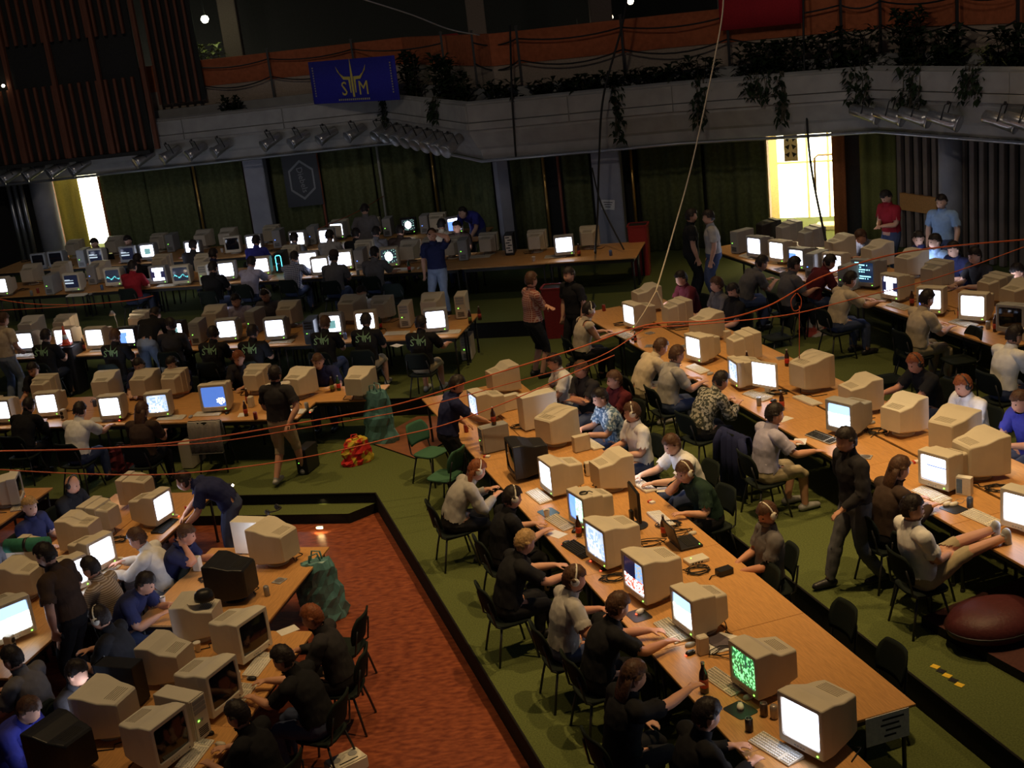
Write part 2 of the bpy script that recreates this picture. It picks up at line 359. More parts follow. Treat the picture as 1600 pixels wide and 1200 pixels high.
def column(px, w, d, label, m_=M_COL, rnd=False, z1=3.6):
    p, i, a = hit(px, 300, d); t = thing('column', label, 'column', (p.x, p.y, L3), a); mb = MB()
    if rnd: mb.lathe([(w / 2, 0), (w / 2, z1 - L3)], n=24)
    else: mb.box((0, 0, (z1 - L3) / 2), (w, w * 0.8, z1 - L3))
    link('shaft', bevel(mb.mesh('shaft', rnd), 0.02, 2) if not rnd else mb.mesh('shaft', True), m_, t)
    mb = MB()
    if rnd: mb.lathe([(w / 2 + .02, 0), (w / 2 + .02, .1), (w / 2, .12)], n=24)
    else: mb.box((0, 0, .05), (w + .03, w * .8 + .03, .1))
    link('plinth', mb.mesh('plinth'), M_DARK, t); return t
column(66, 0.62, 0.9, 'round dark grey column left of the lit doorway', rnd=True)
column(405, 0.55, 0.85, 'grey column left of the black hexagon sign')
column(786, 0.32, 0.8, 'slim grey column behind the upright tower cases')
nc = column(952, 0.62, 0.75, 'grey column carrying a pasted paper notice')
column(1486, 0.46, 0.75, 'bluish round column among the vertical slats', rnd=True)
mb = MB(); mb.box((0, 0, 0), (0.30, 0.006, 0.22)); nt_ = link('notice', mb.mesh('notice'), M_PAPER, loc=(0, 0, 0))
p, i, a = hit(950, 320, 0.47); nt_.location = p; nt_.rotation_euler = (0, RAD(6), a); tag(nt_, 'white paper notice pasted on the grey column', 'notice')
for k in range(3):
    mb = MB(); mb.box((0, -0.004, 0.055 - 0.05 * k), (0.2 - 0.04 * k, 0.002, 0.016)); link('text_line', mb.mesh('text_line'), M_DARK, nt_)
def pole(px, d, r, m_, label, z1=3.55):
    p, i, a = hit(px, 300, d); mb = MB(); mb.tube([(0, 0, 0), (0, 0, z1 - L3)], r, 10); t = thing('pole', label, 'pole', (p.x, p.y, L3), a)
    link('tube', mb.mesh('tube', True), m_, t); mb = MB(); mb.lathe([(r + .03, 0), (r + .03, .02), (r, .03)]); link('foot', mb.mesh('foot'), M_METAL, t)
M_GOLD = mat('brass_pole', (0.75, 0.45, 0.13), 0.3, 0.5, metal=0.8); M_RPOLE = mat('red_brown_pole', (0.3, 0.1, 0.06), 0.4, 0.4)
for px, m_, s in ((308, M_GOLD, 'brass pole in the gap between left curtains'), (388, M_RPOLE, 'red brown pole beside the left grey column'), (503, M_RPOLE, 'red brown pole beside the black hexagon sign'), (681, M_GOLD, 'brass pole near the balcony corner'),
                  (853, M_GOLD, 'thin brass pole between the two grey columns'), (876, M_RPOLE, 'red brown pole between the two grey columns'), (990, M_GOLD, 'shiny brass pole right of the noticed column'), (598, mat('pale_pole', (.4, .38, .33)), 'thin pale pole in front of the curtain')):
    pole(px, 1.1, 0.035, m_, s)
for k, px in enumerate((14, 24, 34)): pole(px, 1.0, 0.06, M_ALU, 'grey vertical pipe beside the round dark column')

# hexagon sign
p, i, a = hit(472, 281, 1.05); t = thing('hanging_sign', 'black hanging sign with pale hexagon outline and vertical lettering', 'sign', p, a)
mb = MB(); mb.box((0, 0, 0), (0.98, 0.02, 1.45)); link('cloth', mb.mesh('cloth'), M_BLK, t)
M_SIGN = mat('sign_pale', (0.30, 0.30, 0.30), 0.7)
hx = [(0.40 * math.sin(RAD(60 * k)) , 0.55 * math.cos(RAD(60 * k))) for k in range(6)]
mb = MB()
for k in range(6):
    (x0, z0), (x1, z1) = hx[k], hx[(k + 1) % 6]; mb.add([(x0, -.014, z0), (x1, -.014, z1), (x1 * .87, -.014, z1 * .87), (x0 * .87, -.014, z0 * .87), (x0, -.011, z0), (x1, -.011, z1), (x1 * .87, -.011, z1 * .87), (x0 * .87, -.011, z0 * .87)], [(0, 1, 2, 3), (7, 6, 5, 4), (0, 4, 5, 1), (2, 6, 7, 3)])
link('hexagon_outline', mb.mesh('hexagon_outline'), M_SIGN, t)
o = link('lettering', TXT['Diebels'], M_SIGN, t, loc=(0, -0.016, 0)); o.rotation_euler = (RAD(90), RAD(82), 0); o.scale = (0.47, 0.47, 1)

# right hand slatted wall
sw = struct(wall_piece('wall_right', 1404, 1720, 1.3, L3, 3.55), 'dark wall behind the vertical slats')
L9 = off_line(0.95); pA = hit(1408, 300, 0.95)[0].to_2d(); u = (L9[6] - L9[5]).normalized(); ang = math.atan2(u.y, u.x)
M_FIN = mat('grey_brown_fin', (0.20, 0.155, 0.13), 0.6, 0.25, var=0.15, scale=3)
mb = MB(); mb.box((0, 0, 0), (0.13, 0.10, 2.62)); finm = bevel(mb.mesh('slat'), 0.012, 1)
for k in range(34):
    q = pA + u * (0.26 * k); link('slat', finm, M_FIN, sw, loc=(q.x, q.y, L3 + 1.32), rz=ang)
p = hit(1436, 318, 0.86)[0]; mb = MB(); mb.box((0, 0, 0), (1.1, 0.08, 0.36)); tag(link('wall_box', bevel(mb.mesh('wall_box'), .01, 1), mat('orange_wood', (0.5, 0.24, 0.08), 0.5)), 'orange wooden board fixed across the vertical slats', 'board'); bpy.context.scene.objects['wall_box'].location = p; bpy.context.scene.objects['wall_box'].rotation_euler[2] = ang

# ---------------------------------------------------------------- lit rooms behind the two doorways
def doorway(pa, pb, n, label):
    a, i, an = hit(pa, 300, WO); b, _, _ = hit(pb, 300, WO); u = (b - a).to_2d().normalized(); v = Vector((-u.y, u.x)); wd = (b - a).to_2d().length
    M = Matrix.Translation((a.x, a.y, L3)) @ Matrix.Rotation(math.atan2(u.y, u.x), 4, 'Z')
    return M, wd
M_CREAMW = mat('cream_wall', (0.80, 0.70, 0.42), 0.8, 0.1)
def room_struct(name, boxes, m_, M, label):
    mb = MB()
    for c, d in boxes: mb.box(c, d)
    return struct(link(name, mb.mesh(name), m_, M=M), label)
def room_lamp(M, loc, watts, col, size=1.0):
    l = bpy.data.lights.new('room_lamp', 'AREA'); l.energy = watts; l.color = col; l.size = size
    o = bpy.data.objects.new('room_lamp', l); COL.objects.link(o); o.matrix_world = M @ Matrix.Translation(loc)
M, wd = doorway(DR[0], DR[1], 2, '')
dr = room_struct('door_2', [((-.03, 0, 1.36), (.06, .2, 2.72)), ((wd + .03, 0, 1.36), (.06, .2, 2.72)), ((wd / 2, 0, 2.72), (wd + .12, .2, .06))], mat('door_frame_gold', (0.55, 0.30, 0.10), 0.5), M, 'golden brown frame of the bright right doorway')
room_struct('wall_side', [((-1.2, 1.6, 1.6), (.1, 3.0, 3.2)), ((wd + 1.6, 1.6, 1.6), (.1, 3.0, 3.2)), ((wd / 2 + .2, 3.15, 2.75), (wd + 2.9, .1, 1.0)), ((-.85, 3.15, 1.4), (.75, .1, 2.8)), ((wd / 2 + .2, 1.6, 3.25), (wd + 2.9, 3.2, .1))], M_CREAMW, M, 'cream walls of the bright side room')
wn = room_struct('window_1', [((wd / 2 + .35, 3.18, 1.1), (3.3, .03, 2.2))], mat('daylit_pane', (0.9, 0.9, 0.85), 0.3, emit=(1.0, 0.94, 0.72), es=6.0), M, 'large daylit window of the side room')
for x in (-.75, -.25, .35, .95): mb = MB(); mb.box((wd / 2 + .3 + x, 3.12, 1.1), (.05, .05, 2.2)); link('mullion', mb.mesh('mullion'), M_CREAMW, wn)
mb = MB(); mb.box((wd / 2 + .35, 3.12, 1.35), (3.3, .05, .05)); link('transom', mb.mesh('transom'), M_CREAMW, wn)
room_lamp(M, (wd / 2, 1.2, 2.95), 260, (1, .8, .42), 1.0)
t = thing('hanging_screen', 'tall pierced screen strip with dark cut-outs in the right doorway', 'screen', (0, 0, 0)); t.matrix_world = M @ Matrix.Translation((0.40, 0.5, 2.25))
mb = MB(); mb.box((0, 0, 0), (0.30, .03, 0.95)); link('board', mb.mesh('board'), M_CREAMW, t)
for k in range(5):
    for s in (-1, 1):
        mb = MB(); z = .36 - k * .17; mb.add([(s * .13, -.02, z), (s * .02, -.02, z + .05), (s * .05, -.02, z - .07), (s * .13, -.016, z), (s * .02, -.016, z + .05), (s * .05, -.016, z - .07)], [(0, 1, 2), (5, 4, 3), (0, 3, 4, 1), (1, 4, 5, 2), (2, 5, 3, 0)]); link('cut_out', mb.mesh('cut_out'), M_DARK, t)
mb = MB(); mb.tube([(0, 0, 0), (0, 0, .75), (.08, 0, .82), (.7, 0, .82), (.78, 0, .75), (.78, 0, 0)], .025, 8); hr = link('handrail', mb.mesh('handrail', True), mat('brown_rail', (.2, .12, .06))); tag(hr, 'brown tubular handrail seen through the right doorway', 'handrail'); hr.matrix_world = M @ Matrix.Translation((.7, 1.6, .9))
mb = MB(); mb.box((0, 0, .06), (.9, .5, .12)); cb = link('side_counter', bevel(mb.mesh('side_counter'), .02, 1), M_CREAMW); tag(cb, 'low pale bench under the handrail in the side room', 'bench'); cb.matrix_world = M @ Matrix.Translation((1.1, 1.7, 0))
M, wd = doorway(DL[0], DL[1], 1, '')
room_struct('door_1', [((-.03, 0, 1.36), (.06, .2, 2.72)), ((wd + .03, 0, 1.36), (.06, .2, 2.72)), ((wd / 2, 0, 2.72), (wd + .12, .2, .06))], mat('door_frame_rust', (0.45, 0.15, 0.05), 0.5), M, 'rust brown frame of the bright left doorway')
room_struct('wall_side', [((-1.0, 1.6, 1.6), (.1, 3.0, 3.2)), ((wd + 1.0, 1.6, 1.6), (.1, 3.0, 3.2)), ((wd / 2, 3.2, 2.9), (wd + 2.1, .1, .6)), ((wd / 2, 1.6, 3.25), (wd + 2.1, 3.2, .1))], M_CREAMW, M, 'cream walls of the left side room')
room_struct('window_2', [((wd / 2, 3.2, 1.3), (wd + 2.0, .03, 2.6))], MATS['daylit_pane'], M, 'daylit window filling the left side room')
room_lamp(M, (wd / 2 - .2, .55, 2.95), 120, (1, .88, .5), .5)  # unseen lamp added before the yellow curtain to brighten it

# ---------------------------------------------------------------- balcony dressing
PX_POST = (304, 420, 553, 694, 742, 812, 975, 1140, 1316, 1377, 1496, 1590)
mb = MB(); mb.box((0, 0, .62), (.05, .05, 1.24)); mb.box((0, 0, 1.25), (.07, .07, .03)); postm = mb.mesh('post')
rl = struct(link('trim_14', None), 'dark balcony railing with sagging cables')
pts = [hit(px, 100, 0.36)[0] for px in PX_POST]
for q in pts: link('post', postm, M_METAL, rl, loc=(q.x, q.y, 4.95))
for i in range(len(pts) - 1):
    for h, sg in ((1.0, .10), (.55, .18)):
        p, q = pts[i], pts[i + 1]; mb = MB()
        if i == 3: continue
        mb.tube([Vector((p.x, p.y, 4.95 + h)).lerp(Vector((q.x, q.y, 4.95 + h)), k / 8) - Vector((0, 0, sg * 4 * (k / 8) * (1 - k / 8))) for k in range(9)], .018, 5); link('cable', mb.mesh('cable', True), M_BCABLE, rl)
def leaf(mb, p, d, ln, wd_, droop):
    d = d.normalized(); s = d.cross(Vector((0, 0, 1))); s = s.normalized() if s.length > 1e-3 else Vector((1, 0, 0))
    a = p; b = p + d * ln * .5; c = p + d * ln - Vector((0, 0, droop * ln))
    mb.add([a, b + s * wd_ / 2, c, b - s * wd_ / 2, b + Vector((0, 0, -.01))], [(0, 1, 4), (1, 2, 4), (2, 3, 4), (3, 0, 4)])
def plant(px, py, d, h, sp, n, label, kind=0, m_=M_LEAF):
    p, i, a = hit(px, py, d); t = thing('potted_plant' if kind != 2 else 'trailing_plant', label, 'plant', (p.x, p.y, 4.55), a)
    mb = MB(); stems = MB(); rnd = random.Random(int(px * 7))
    for k in range(int(n * 2.0)):
        az = rnd.uniform(0, 6.28); el = rnd.uniform(.1, 1.2)
        if kind == 2:
            q = Vector((rnd.uniform(-sp, sp), -0.26 - rnd.uniform(0, .14), .25 - rnd.uniform(0, h))); dd = Vector((rnd.uniform(-1, 1), -.6, rnd.uniform(-1, .1))); leaf(mb, q, dd, rnd.uniform(.09, .2), rnd.uniform(.05, .1), .3)
        else:
            q = Vector((rnd.uniform(-sp, sp), rnd.uniform(-.12, .12), rnd.uniform(.1, h))); dd = Vector((math.cos(az), math.sin(az), el)); leaf(mb, q, dd, rnd.uniform(.18, .42) * (1.4 if kind == 1 else 1), rnd.uniform(.08, .17) * (.5 if kind == 1 else 1), .35)
    link('foliage', mb.mesh('foliage'), m_, t)
    for k in range(6):
        x = rnd.uniform(-sp * .7, sp * .7)
        if kind == 2: stems.tube([(x, -.1, .24), (x, -.30, .27), (x + .05, -.38, .25 - h * .5), (x, -.40, .25 - h * .95)], .008, 4)
        else: stems.tube([(x, 0, 0), (x * 1.2, .03, h * .5), (x * 1.4, 0, h * .95)], .01, 4)
    link('stem', stems.mesh('stem'), mat('plant_stem', (.06, .05, .03)), t)
for a in [(360, 150, .05, .5, .25, 40, 'dark leafy plant in the planter left of the blue banner'), (640, 120, .05, 1.2, .5, 150, 'large bushy plant right of the blue banner'), (690, 110, .05, 1.1, .55, 170, 'spreading bush at the balcony corner'),
          (720, 130, .05, .7, .3, 60, 'small bush on the planter corner'), (780, 120, .05, .5, .4, 50, 'low plant behind the hanging black cable'), (860, 115, .05, .45, .5, 60, 'low row of leaves in the long planter'), (930, 110, .05, .5, .5, 60, 'low leafy plant beside the railing post'),
          (1010, 105, .05, .5, .5, 70, 'dark low plant left of the hanging rope'), (1080, 100, .05, .6, .5, 70, 'dark plant right of the hanging rope'), (1190, 95, .05, .8, .5, 110, 'dark bush under the red cloth'), (1250, 90, .05, .8, .5, 100, 'dense bush right of the red cloth'),
          (1330, 90, .05, .9, .5, 110, 'tall dark bush above the right doorway'), (1420, 75, .05, 1.2, .4, 130, 'tall upright bush above the slatted wall'), (1480, 85, .05, .8, .4, 90, 'dark bush beside the last railing post'), (1580, 95, .05, .8, .4, 90, 'dark bush at the end of the planter')]:
    plant(*a)
plant(1545, 92, -.05, .5, .12, 26, 'pale spiky plant with narrow leaves on the planter', 1, mat('pale_leaf', (.16, .17, .06), .6))
for a in [(620, 170, 0, .8, .3, 70, 'vine hanging over the beam below the blue banner'), (700, 160, 0, .5, .35, 60, 'vine trailing over the beam corner'), (965, 150, 0, 1.1, .12, 40, 'thin vine hanging beside the black cable'), (1100, 140, 0, .9, .15, 40, 'thin vine hanging left of the right doorway'),
          (1190, 130, 0, .5, .3, 50, 'broad leaved vine hanging over the beam'), (1225, 140, 0, 1.0, .12, 36, 'thin vine hanging over the right doorway'), (1350, 125, 0, .7, .3, 60, 'vine hanging above the olive curtain'), (1445, 125, 0, .8, .35, 66, 'large leaved vine above the slatted wall'), (1540, 130, 0, .6, .3, 50, 'short vine above the last spotlights')]:
    plant(*a, kind=2)

# banner
tl, tr, bl_, br = [hit(px, py, -.42)[0] for px, py in ((482, 103), (621, 80), (489, 167), (624, 151))]
cB = (tl + tr + bl_ + br) / 4; W = ((tr - tl).to_2d().length + (br - bl_).to_2d().length) / 2; Hh = ((tl.z - bl_.z) + (tr.z - br.z)) / 2; aB = math.atan2(tr.y - tl.y, tr.x - tl.x)
t = thing('banner', 'blue cloth banner with yellow STM emblem hung on the balcony', 'banner', cB, aB)
mb = MB(); n = 24
fr = [(W * (k / n - .5), -.02 + .012 * math.sin(k * .9)) for k in range(n + 1)]
mb.loft([[(x, y, z) for x, y in fr] + [(x, y + .01, z) for x, y in fr[::-1]] for z in (-Hh / 2, Hh / 2)])
link('cloth', mb.mesh('cloth', True), mat('blue_banner', (0.035, 0.035, 0.33), .8, .1), t)
M_YEL = mat('banner_yellow', (0.62, 0.50, 0.10), .7)
def flat(mb, pts, y=-.045): 
    n_ = len(pts); mb.add([(x, y, z) for x, z in pts] + [(x, y + .006, z) for x, z in pts], [tuple(range(n_ - 1, -1, -1)), tuple(range(n_, 2 * n_))] + [(i, (i + 1) % n_, n_ + (i + 1) % n_, n_ + i) for i in range(n_)])
def emblem(mb, k, y=-.045):
    flat(mb, [(0, .50 * k), (.035 * k, .1 * k), (.03 * k, -.42 * k), (-.03 * k, -.42 * k), (-.035 * k, .1 * k)], y)
    for s in (-1, 1):
        flat(mb, [(s * .06 * k, .06 * k), (s * .13 * k, .04 * k), (s * .10 * k, -.32 * k), (s * .07 * k, -.32 * k)][::s], y)
        flat(mb, [(s * .05 * k, .06 * k), (s * .28 * k, .07 * k), (s * .48 * k, .20 * k), (s * .52 * k, .32 * k), (s * .44 * k, .16 * k), (s * .30 * k, .0), (s * .12 * k, -.01)][::s], y)
mb = MB(); emblem(mb, Hh * .98); o = link('emblem', mb.mesh('emblem'), M_YEL, t, loc=(.0, 0, .04))
for ch, x in (('S', -.26), ('M', .31)):
    o = link('letter', TXT[ch], M_YEL, t, loc=(x * Hh * 1.15, -.045, -.19 * Hh)); o.rotation_euler = (RAD(90), 0, 0); o.scale = (Hh * .46,) * 3
M_BTX = mat('banner_small_text', (.35, .32, .22))
for k in range(16):
    mb = MB(); mb.box((-.55 + k * .072, -.045, -Hh * .43), (.045, .004, .045)); link('small_letter', mb.mesh('small_letter'), M_BTX, t)
for s in (-1, 1):
    for k in range(12): mb = MB(); mb.box((s * W * .45, -.045, .35 * Hh - k * .06 * Hh), (.04, .004, .035)); link('small_letter', mb.mesh('small_letter'), M_BTX, t)

# stage spotlights under the beam
barm = MB(); barm.lathe([(.055, -.30), (.11, -.27), (.12, -.05), (.135, .18), (.15, .30), (.135, .30), (.12, .2), (.03, .12)], n=16); barm = barm.mesh('barrel', True)
ringm = MB(); ringm.lathe([(.155, .27), (.162, .29), (.155, .31), (.145, .30)], n=16); ringm = ringm.mesh('rim', True)
brk = MB(); brk.tube([(-.15, 0, 0), (-.15, .28, -.0), (.15, .28, 0), (.15, 0, 0)], .012, 6); brk.box((0, .30, 0), (.04, .06, .04)); brk = brk.mesh('bracket')
M_SPOT = mat('spot_casing', (.50, .48, .46), .28, .5, metal=.8)
def spot(px, py, d, dirv, label):
    p = hit(px, py, d)[0]; t = thing('stage_spotlight', label, 'spotlight', p, 0, 'stage spotlights under the balcony'); dv = Vector(dirv).normalized()
    yv = (Vector((0, 0, 1)) - dv * dv.z).normalized(); xv = yv.cross(dv); t.rotation_euler = Matrix((xv, yv, dv)).transposed().to_euler()
    link('barrel', barm, M_SPOT, t); link('rim', ringm, M_ALU, t); link('bracket', brk, M_METAL, t)
    mb = MB(); mb.lathe([(.11, .2), (.01, .205)], n=14); link('lens', mb.mesh('lens'), M_GLASSD, t)
for px, py in ((18, 273), (54, 268), (91, 263), (126, 259)): spot(px, py, -.55, (-.75, -.5, -.35), 'metal stage spotlight below the red brown slats')
for px, py in ((226, 246), (268, 240), (308, 235), (348, 230)): spot(px, py, -.5, (-.75, -.5, -.35), 'metal stage spotlight below the grey beam left of the banner')
for px, py in ((425, 220), (468, 216), (512, 211), (556, 206)): spot(px, py, -.5, (-.75, -.5, -.35), 'metal stage spotlight below the blue banner')
for k in range(8): spot(596 + k * 16, 203 + k * 3.2, -.5, (-.6, -.6, -.4), 'metal stage spotlight along the beam corner')
for px, py in ((1350, 176), (1388, 179), (1428, 181), (1474, 186), (1562, 188), (1596, 190)): spot(px, py, -.5, (.72, -.6, -.3), 'metal stage spotlight above the slatted wall')

# slatted screen above the left rows, with its dark window band
p0 = hit(-30, 260, -.7)[0]; p1 = hit(236, 235, -.7)[0]; u = (p1 - p0).to_2d(); wl = u.length; u.normalize(); ang = math.atan2(u.y, u.x)
zb = hit(110, 247, -.7)[0].z; zt = hit(130, 128, -.7)[0].z; zu = hit(110, 62, -.7)[0].z; ztop = 9.6
sl = struct(link('wall_left', None, loc=(p0.x, p0.y, 0), rz=ang), 'red brown slatted screen above the left rows')
mb = MB(); mb.box((wl / 2, .25, (zb + ztop) / 2), (wl, .06, ztop - zb)); link('backing', mb.mesh('backing'), M_DWALL, sl)
def slats(z0, z1, nm, y, wdt):
    mb = MB(); mb.box((0, 0, 0), (wdt, .12, z1 - z0)); me = bevel(mb.mesh(nm), .01, 1); n_ = int(wl / .235)
    for k in range(n_ + 1): link(nm, me, M_SLAT, sl, loc=(k * .235, y, (z0 + z1) / 2))
slats(zb, zt, 'slat', 0, .07); slats(zu, ztop, 'slat', 0, .07)
mb = MB(); mb.box((0, 0, 0), (.11, .14, ztop - zb)); pm = mb.mesh('mullion')
for k in range(0, 21, 5): link('mullion', pm, M_SLAT, sl, loc=(.1 + k * .235, -.03, (zb + ztop) / 2))
mb = MB(); mb.box((wl / 2, .05, zb - .05), (wl, .3, .1)); link('sill', mb.mesh('sill'), M_DWALL, sl)
p0 = hit(240, 100, .1)[0]; mb = MB(); mb.box((0, 0, 0), (.06, .1, 4.0)); me = mb.mesh('slat'); sl2 = struct(link('wall_left', None, loc=(p0.x, p0.y, 0), rz=ang), 'narrow slatted return beside the balcony opening')
mb = MB(); mb.box((.55, .2, 7.1), (1.25, .05, 4.0)); link('backing', mb.mesh('backing'), M_DWALL, sl2)
for k in range(6): link('slat', me, M_SLAT, sl2, loc=(k * .21, 0, 7.1))

# lamps, columns and furniture glimpsed on the balcony
glm = MB(); glm.lathe([(.005, -.06), (.04, -.05), (.065, 0), (.045, .045), (.005, .06)], n=12); glm = glm.mesh('globe', True); cpm = MB(); cpm.lathe([(.02, .05), (.03, .06), (.02, .10), (.006, .30)], n=8); cpm = cpm.mesh('holder')
M_GLOBE = mat('lamp_globe', (.9, .85, .7), .3, emit=(1.0, .8, .5), es=10.0)
def globe(px, py, d, k, label, m_=M_GLOBE):
    p = hit(px, py, d)[0]; t = thing('wall_lamp', label, 'lamp', p, 0, 'small lamps on the balcony'); t.scale = (k,) * 3; link('globe', glm, m_, t); link('holder', cpm, M_METAL, t)
globe(320, 30, 1.4, 1.7, 'bright lamp above the lit plant on the left balcony', mat('lamp_globe_green', (.9, .95, .8), .3, emit=(.95, 1.0, .75), es=14.0))
for px, py, s in ((690, 69, 'round lamp above the balcony corner'), (903, 55, 'round lamp above the long parapet'), (953, 27, 'lower lamp of the pair beyond the parapet'), (985, 2, 'upper lamp of the pair beyond the parapet'), (1358, 15, 'lower lamp above the right parapet'), (1360, 2, 'upper lamp above the right parapet')): globe(px, py, 3.5, 1.25, s)
globe(5, 134, -.85, .7, 'small lamp on the red brown slats')
plant(328, 92, 1.6, 1.7, .3, 90, 'lit green plant below the bright balcony lamp', 0, mat('lit_leaf', (.2, .23, .07), .6))  # lighter copy of the leaf colour, lamp light put into it
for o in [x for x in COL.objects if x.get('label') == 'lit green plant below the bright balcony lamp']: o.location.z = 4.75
l = bpy.data.lights.new('balcony_lamp', 'POINT'); l.energy = 9; l.color = (.9, 1, .55); l.shadow_soft_size = .1; o = bpy.data.objects.new('balcony_lamp', l); COL.objects.link(o); o.location = hit(322, 34, 1.3)[0]
for px, s in ((745, 'dim column on the balcony left of the lamps'), (940, 'dim column on the balcony right of the lamps'), (360, 'dark column beside the lit balcony plant')):
    p = hit(px, 40, 3.0)[0]; mb = MB(); mb.box((0, 0, 2.6), (.5, .4, 5.2)); t = thing('balcony_column', s, 'column', (p.x, p.y, 4.3), .0); link('shaft', bevel(mb.mesh('shaft'), .02, 1), mat('dim_column', (.20, .15, .12), .8), t); mb = MB(); mb.box((0, 0, .06), (.56, .46, .12)); link('plinth', mb.mesh('plinth'), M_DARK, t)
M_REDC = mat('red_upholstery', (.35, .02, .03), .8, .1)
p = hit(662, 58, 2.2)[0]; t = thing('red_bench', 'long red bench on the balcony behind the corner bush', 'bench', (p.x, p.y, 4.3), math.atan2(E2.y, E2.x) + .35)
hb = p.z - 4.3; mb = MB(); mb.box((0, 0, hb - .06), (1.9, .45, .12)); link('seat', bevel(mb.mesh('seat'), .03, 2), M_REDC, t); mb = MB(); mb.box((0, 0, (hb - .12) / 2), (1.7, .3, hb - .12)); link('base', mb.mesh('base'), M_DARK, t)
p = hit(1188, 15, .3)[0]; a = hit(1188, 15, .3)[2]; t = thing('red_cloth', 'dark red cloth hung over the balcony railing', 'cloth', (p.x, p.y, p.z), a); mb = MB(); fr = [(-.85 + k * .085, .015 * math.sin(k * 1.3)) for k in range(21)]; mb.loft([[(x, y, z) for x, y in fr] + [(x, y + .012, z) for x, y in fr[::-1]] for z in (-.34, .45)]); link('drape', mb.mesh('drape', True), M_REDC, t)
# ---------------------------------------------------------------- prototypes: table, chair, screens, computers
def mk(fn, name, smooth=False, bev=None):
    mb = MB(); fn(mb); me = mb.mesh(name, smooth)
    return bevel(me, *bev) if bev else me
TABLE_M = {}; TABLES = []
def clear_of_tables(p, z, marg, inside=False):
    # inside: pull p onto the nearest table top of this level; else push p out of any table's footprint
    best = None
    for c, zz, rz, ln, dep in TABLES:
        if abs(zz - z) > .02: continue
        ca, sa = math.cos(rz), math.sin(rz); dx, dy = p.x - c.x, p.y - c.y; u = dx * ca + dy * sa; v = -dx * sa + dy * ca
        if inside:
            u2 = max(-ln / 2 + marg, min(ln / 2 - marg, u)); v2 = max(-dep / 2 + marg, min(dep / 2 - marg, v)); d = math.hypot(u - u2, v - v2)
            if best is None or d < best[0]: best = (d, Vector((c.x + u2 * ca - v2 * sa, c.y + u2 * sa + v2 * ca, p.z)))
        elif abs(u) < ln / 2 and abs(v) < dep / 2 + marg:
            v = math.copysign(dep / 2 + marg, v); p = Vector((c.x + u * ca - v * sa, c.y + u * sa + v * ca, p.z))
    if inside: return best[1] if best and best[0] < 2.5 else p
    return p
def table(center, z, rz, ln, label, group, dep=0.78):
    k = (round(ln, 2), dep)
    if k not in TABLE_M:
        TABLE_M[k] = (mk(lambda m: m.box((0, 0, TT - .014), (ln - .006, dep, .028)), 'table_top', bev=(.004, 1)),
                      mk(lambda m: [m.box((0, s * (dep / 2 - .06), TT - .065), (ln - .14, .03, .07)) for s in (-1, 1)] + [m.box((s * (ln / 2 - .07), 0, TT - .065), (.03, dep - .12, .07)) for s in (-1, 1)], 'frame'),
                      mk(lambda m: m.tube([(0, 0, TT - .03), (0, 0, 0.006)], .019, 8), 'leg', True), mk(lambda m: m.lathe([(.024, 0), (.024, .03), (.02, .035)], n=8), 'foot_cap'))
    a, b, c, d = TABLE_M[k]
    TABLES.append((center.copy(), z, rz, ln, dep))
    t = thing('folding_table', label, 'table', (center.x, center.y, z), rz, group)
    link('table_top', a, M_WOOD, t); link('frame', b, M_METAL, t)
    for sx in (-1, 1):
        for sy in (-1, 1):
            l_ = link('leg', c, M_METAL, t, loc=(sx * (ln / 2 - .08), sy * (dep / 2 - .07), 0)); link('foot_cap', d, M_BLK, l_)
    return t
def chair_meshes():
    n = 16; seat = MB()
    def ring(w, d, z, cup=0):
        out = []
        for i in range(24):
            a = 2 * math.pi * i / 24; c, s = math.cos(a), math.sin(a); e = .45
            x = w / 2 * math.copysign(abs(c) ** e, c); y = d / 2 * math.copysign(abs(s) ** e, s)
            out.append((x, y + .02, z + (.02 * (y / (d / 2)) if y > 0 else 0) * 0.3))
        return out
    seat.loft([ring(.40, .38, .415), ring(.43, .41, .425), ring(.43, .41, .44), ring(.40, .38, .449), ring(.2, .2, .443)])
    back = MB(); rows = []
    for k in range(9):
        v = k / 8; z = .56 + v * .30; wv = .43 * (1 - .28 * max(0, v - .55) ** 2 / .2 - .12 * max(0, .3 - v) / .3); y = -.20 - v * .07
        fr, bk = [], []
        for i in range(11):
            x = (i / 10 - .5) * wv; cv = .055 * (x / .215) ** 2; fr.append((x, y + cv, z)); bk.append((x, y + cv - .022, z))
        rows.append(fr + bk[::-1])
    back.loft(rows)
    fr = MB()
    for s in (-1, 1): fr.tube([(s * .17, .15, .415), (s * .19, -.12, .41), (s * .20, -.185, .45), (s * .19, -.215, .62), (s * .17, -.235, .72)], .011, 6)
    fr.tube([(-.18, .1, .41), (.18, .1, .41)], .010, 6); fr.tube([(-.18, -.1, .41), (.18, -.1, .41)], .010, 6)
    lf = MB(); lf.tube([(0, 0, .415), (.05, .045, .2), (.085, .08, .0)], .0125, 7)
    return seat.mesh('seat', True), back.mesh('backrest', True), fr.mesh('frame', True), lf.mesh('leg', True)
CH = chair_meshes()
LEGM = {}
for sx in (-1, 1):
    for sy in (-1, 1):
        LEGM[(sx, sy)] = mk(lambda m: m.tube([(0, 0, .415), (sx * .035, sy * .05, .2), (sx * .06, sy * .09, .0)], .0125, 7), 'leg', True)
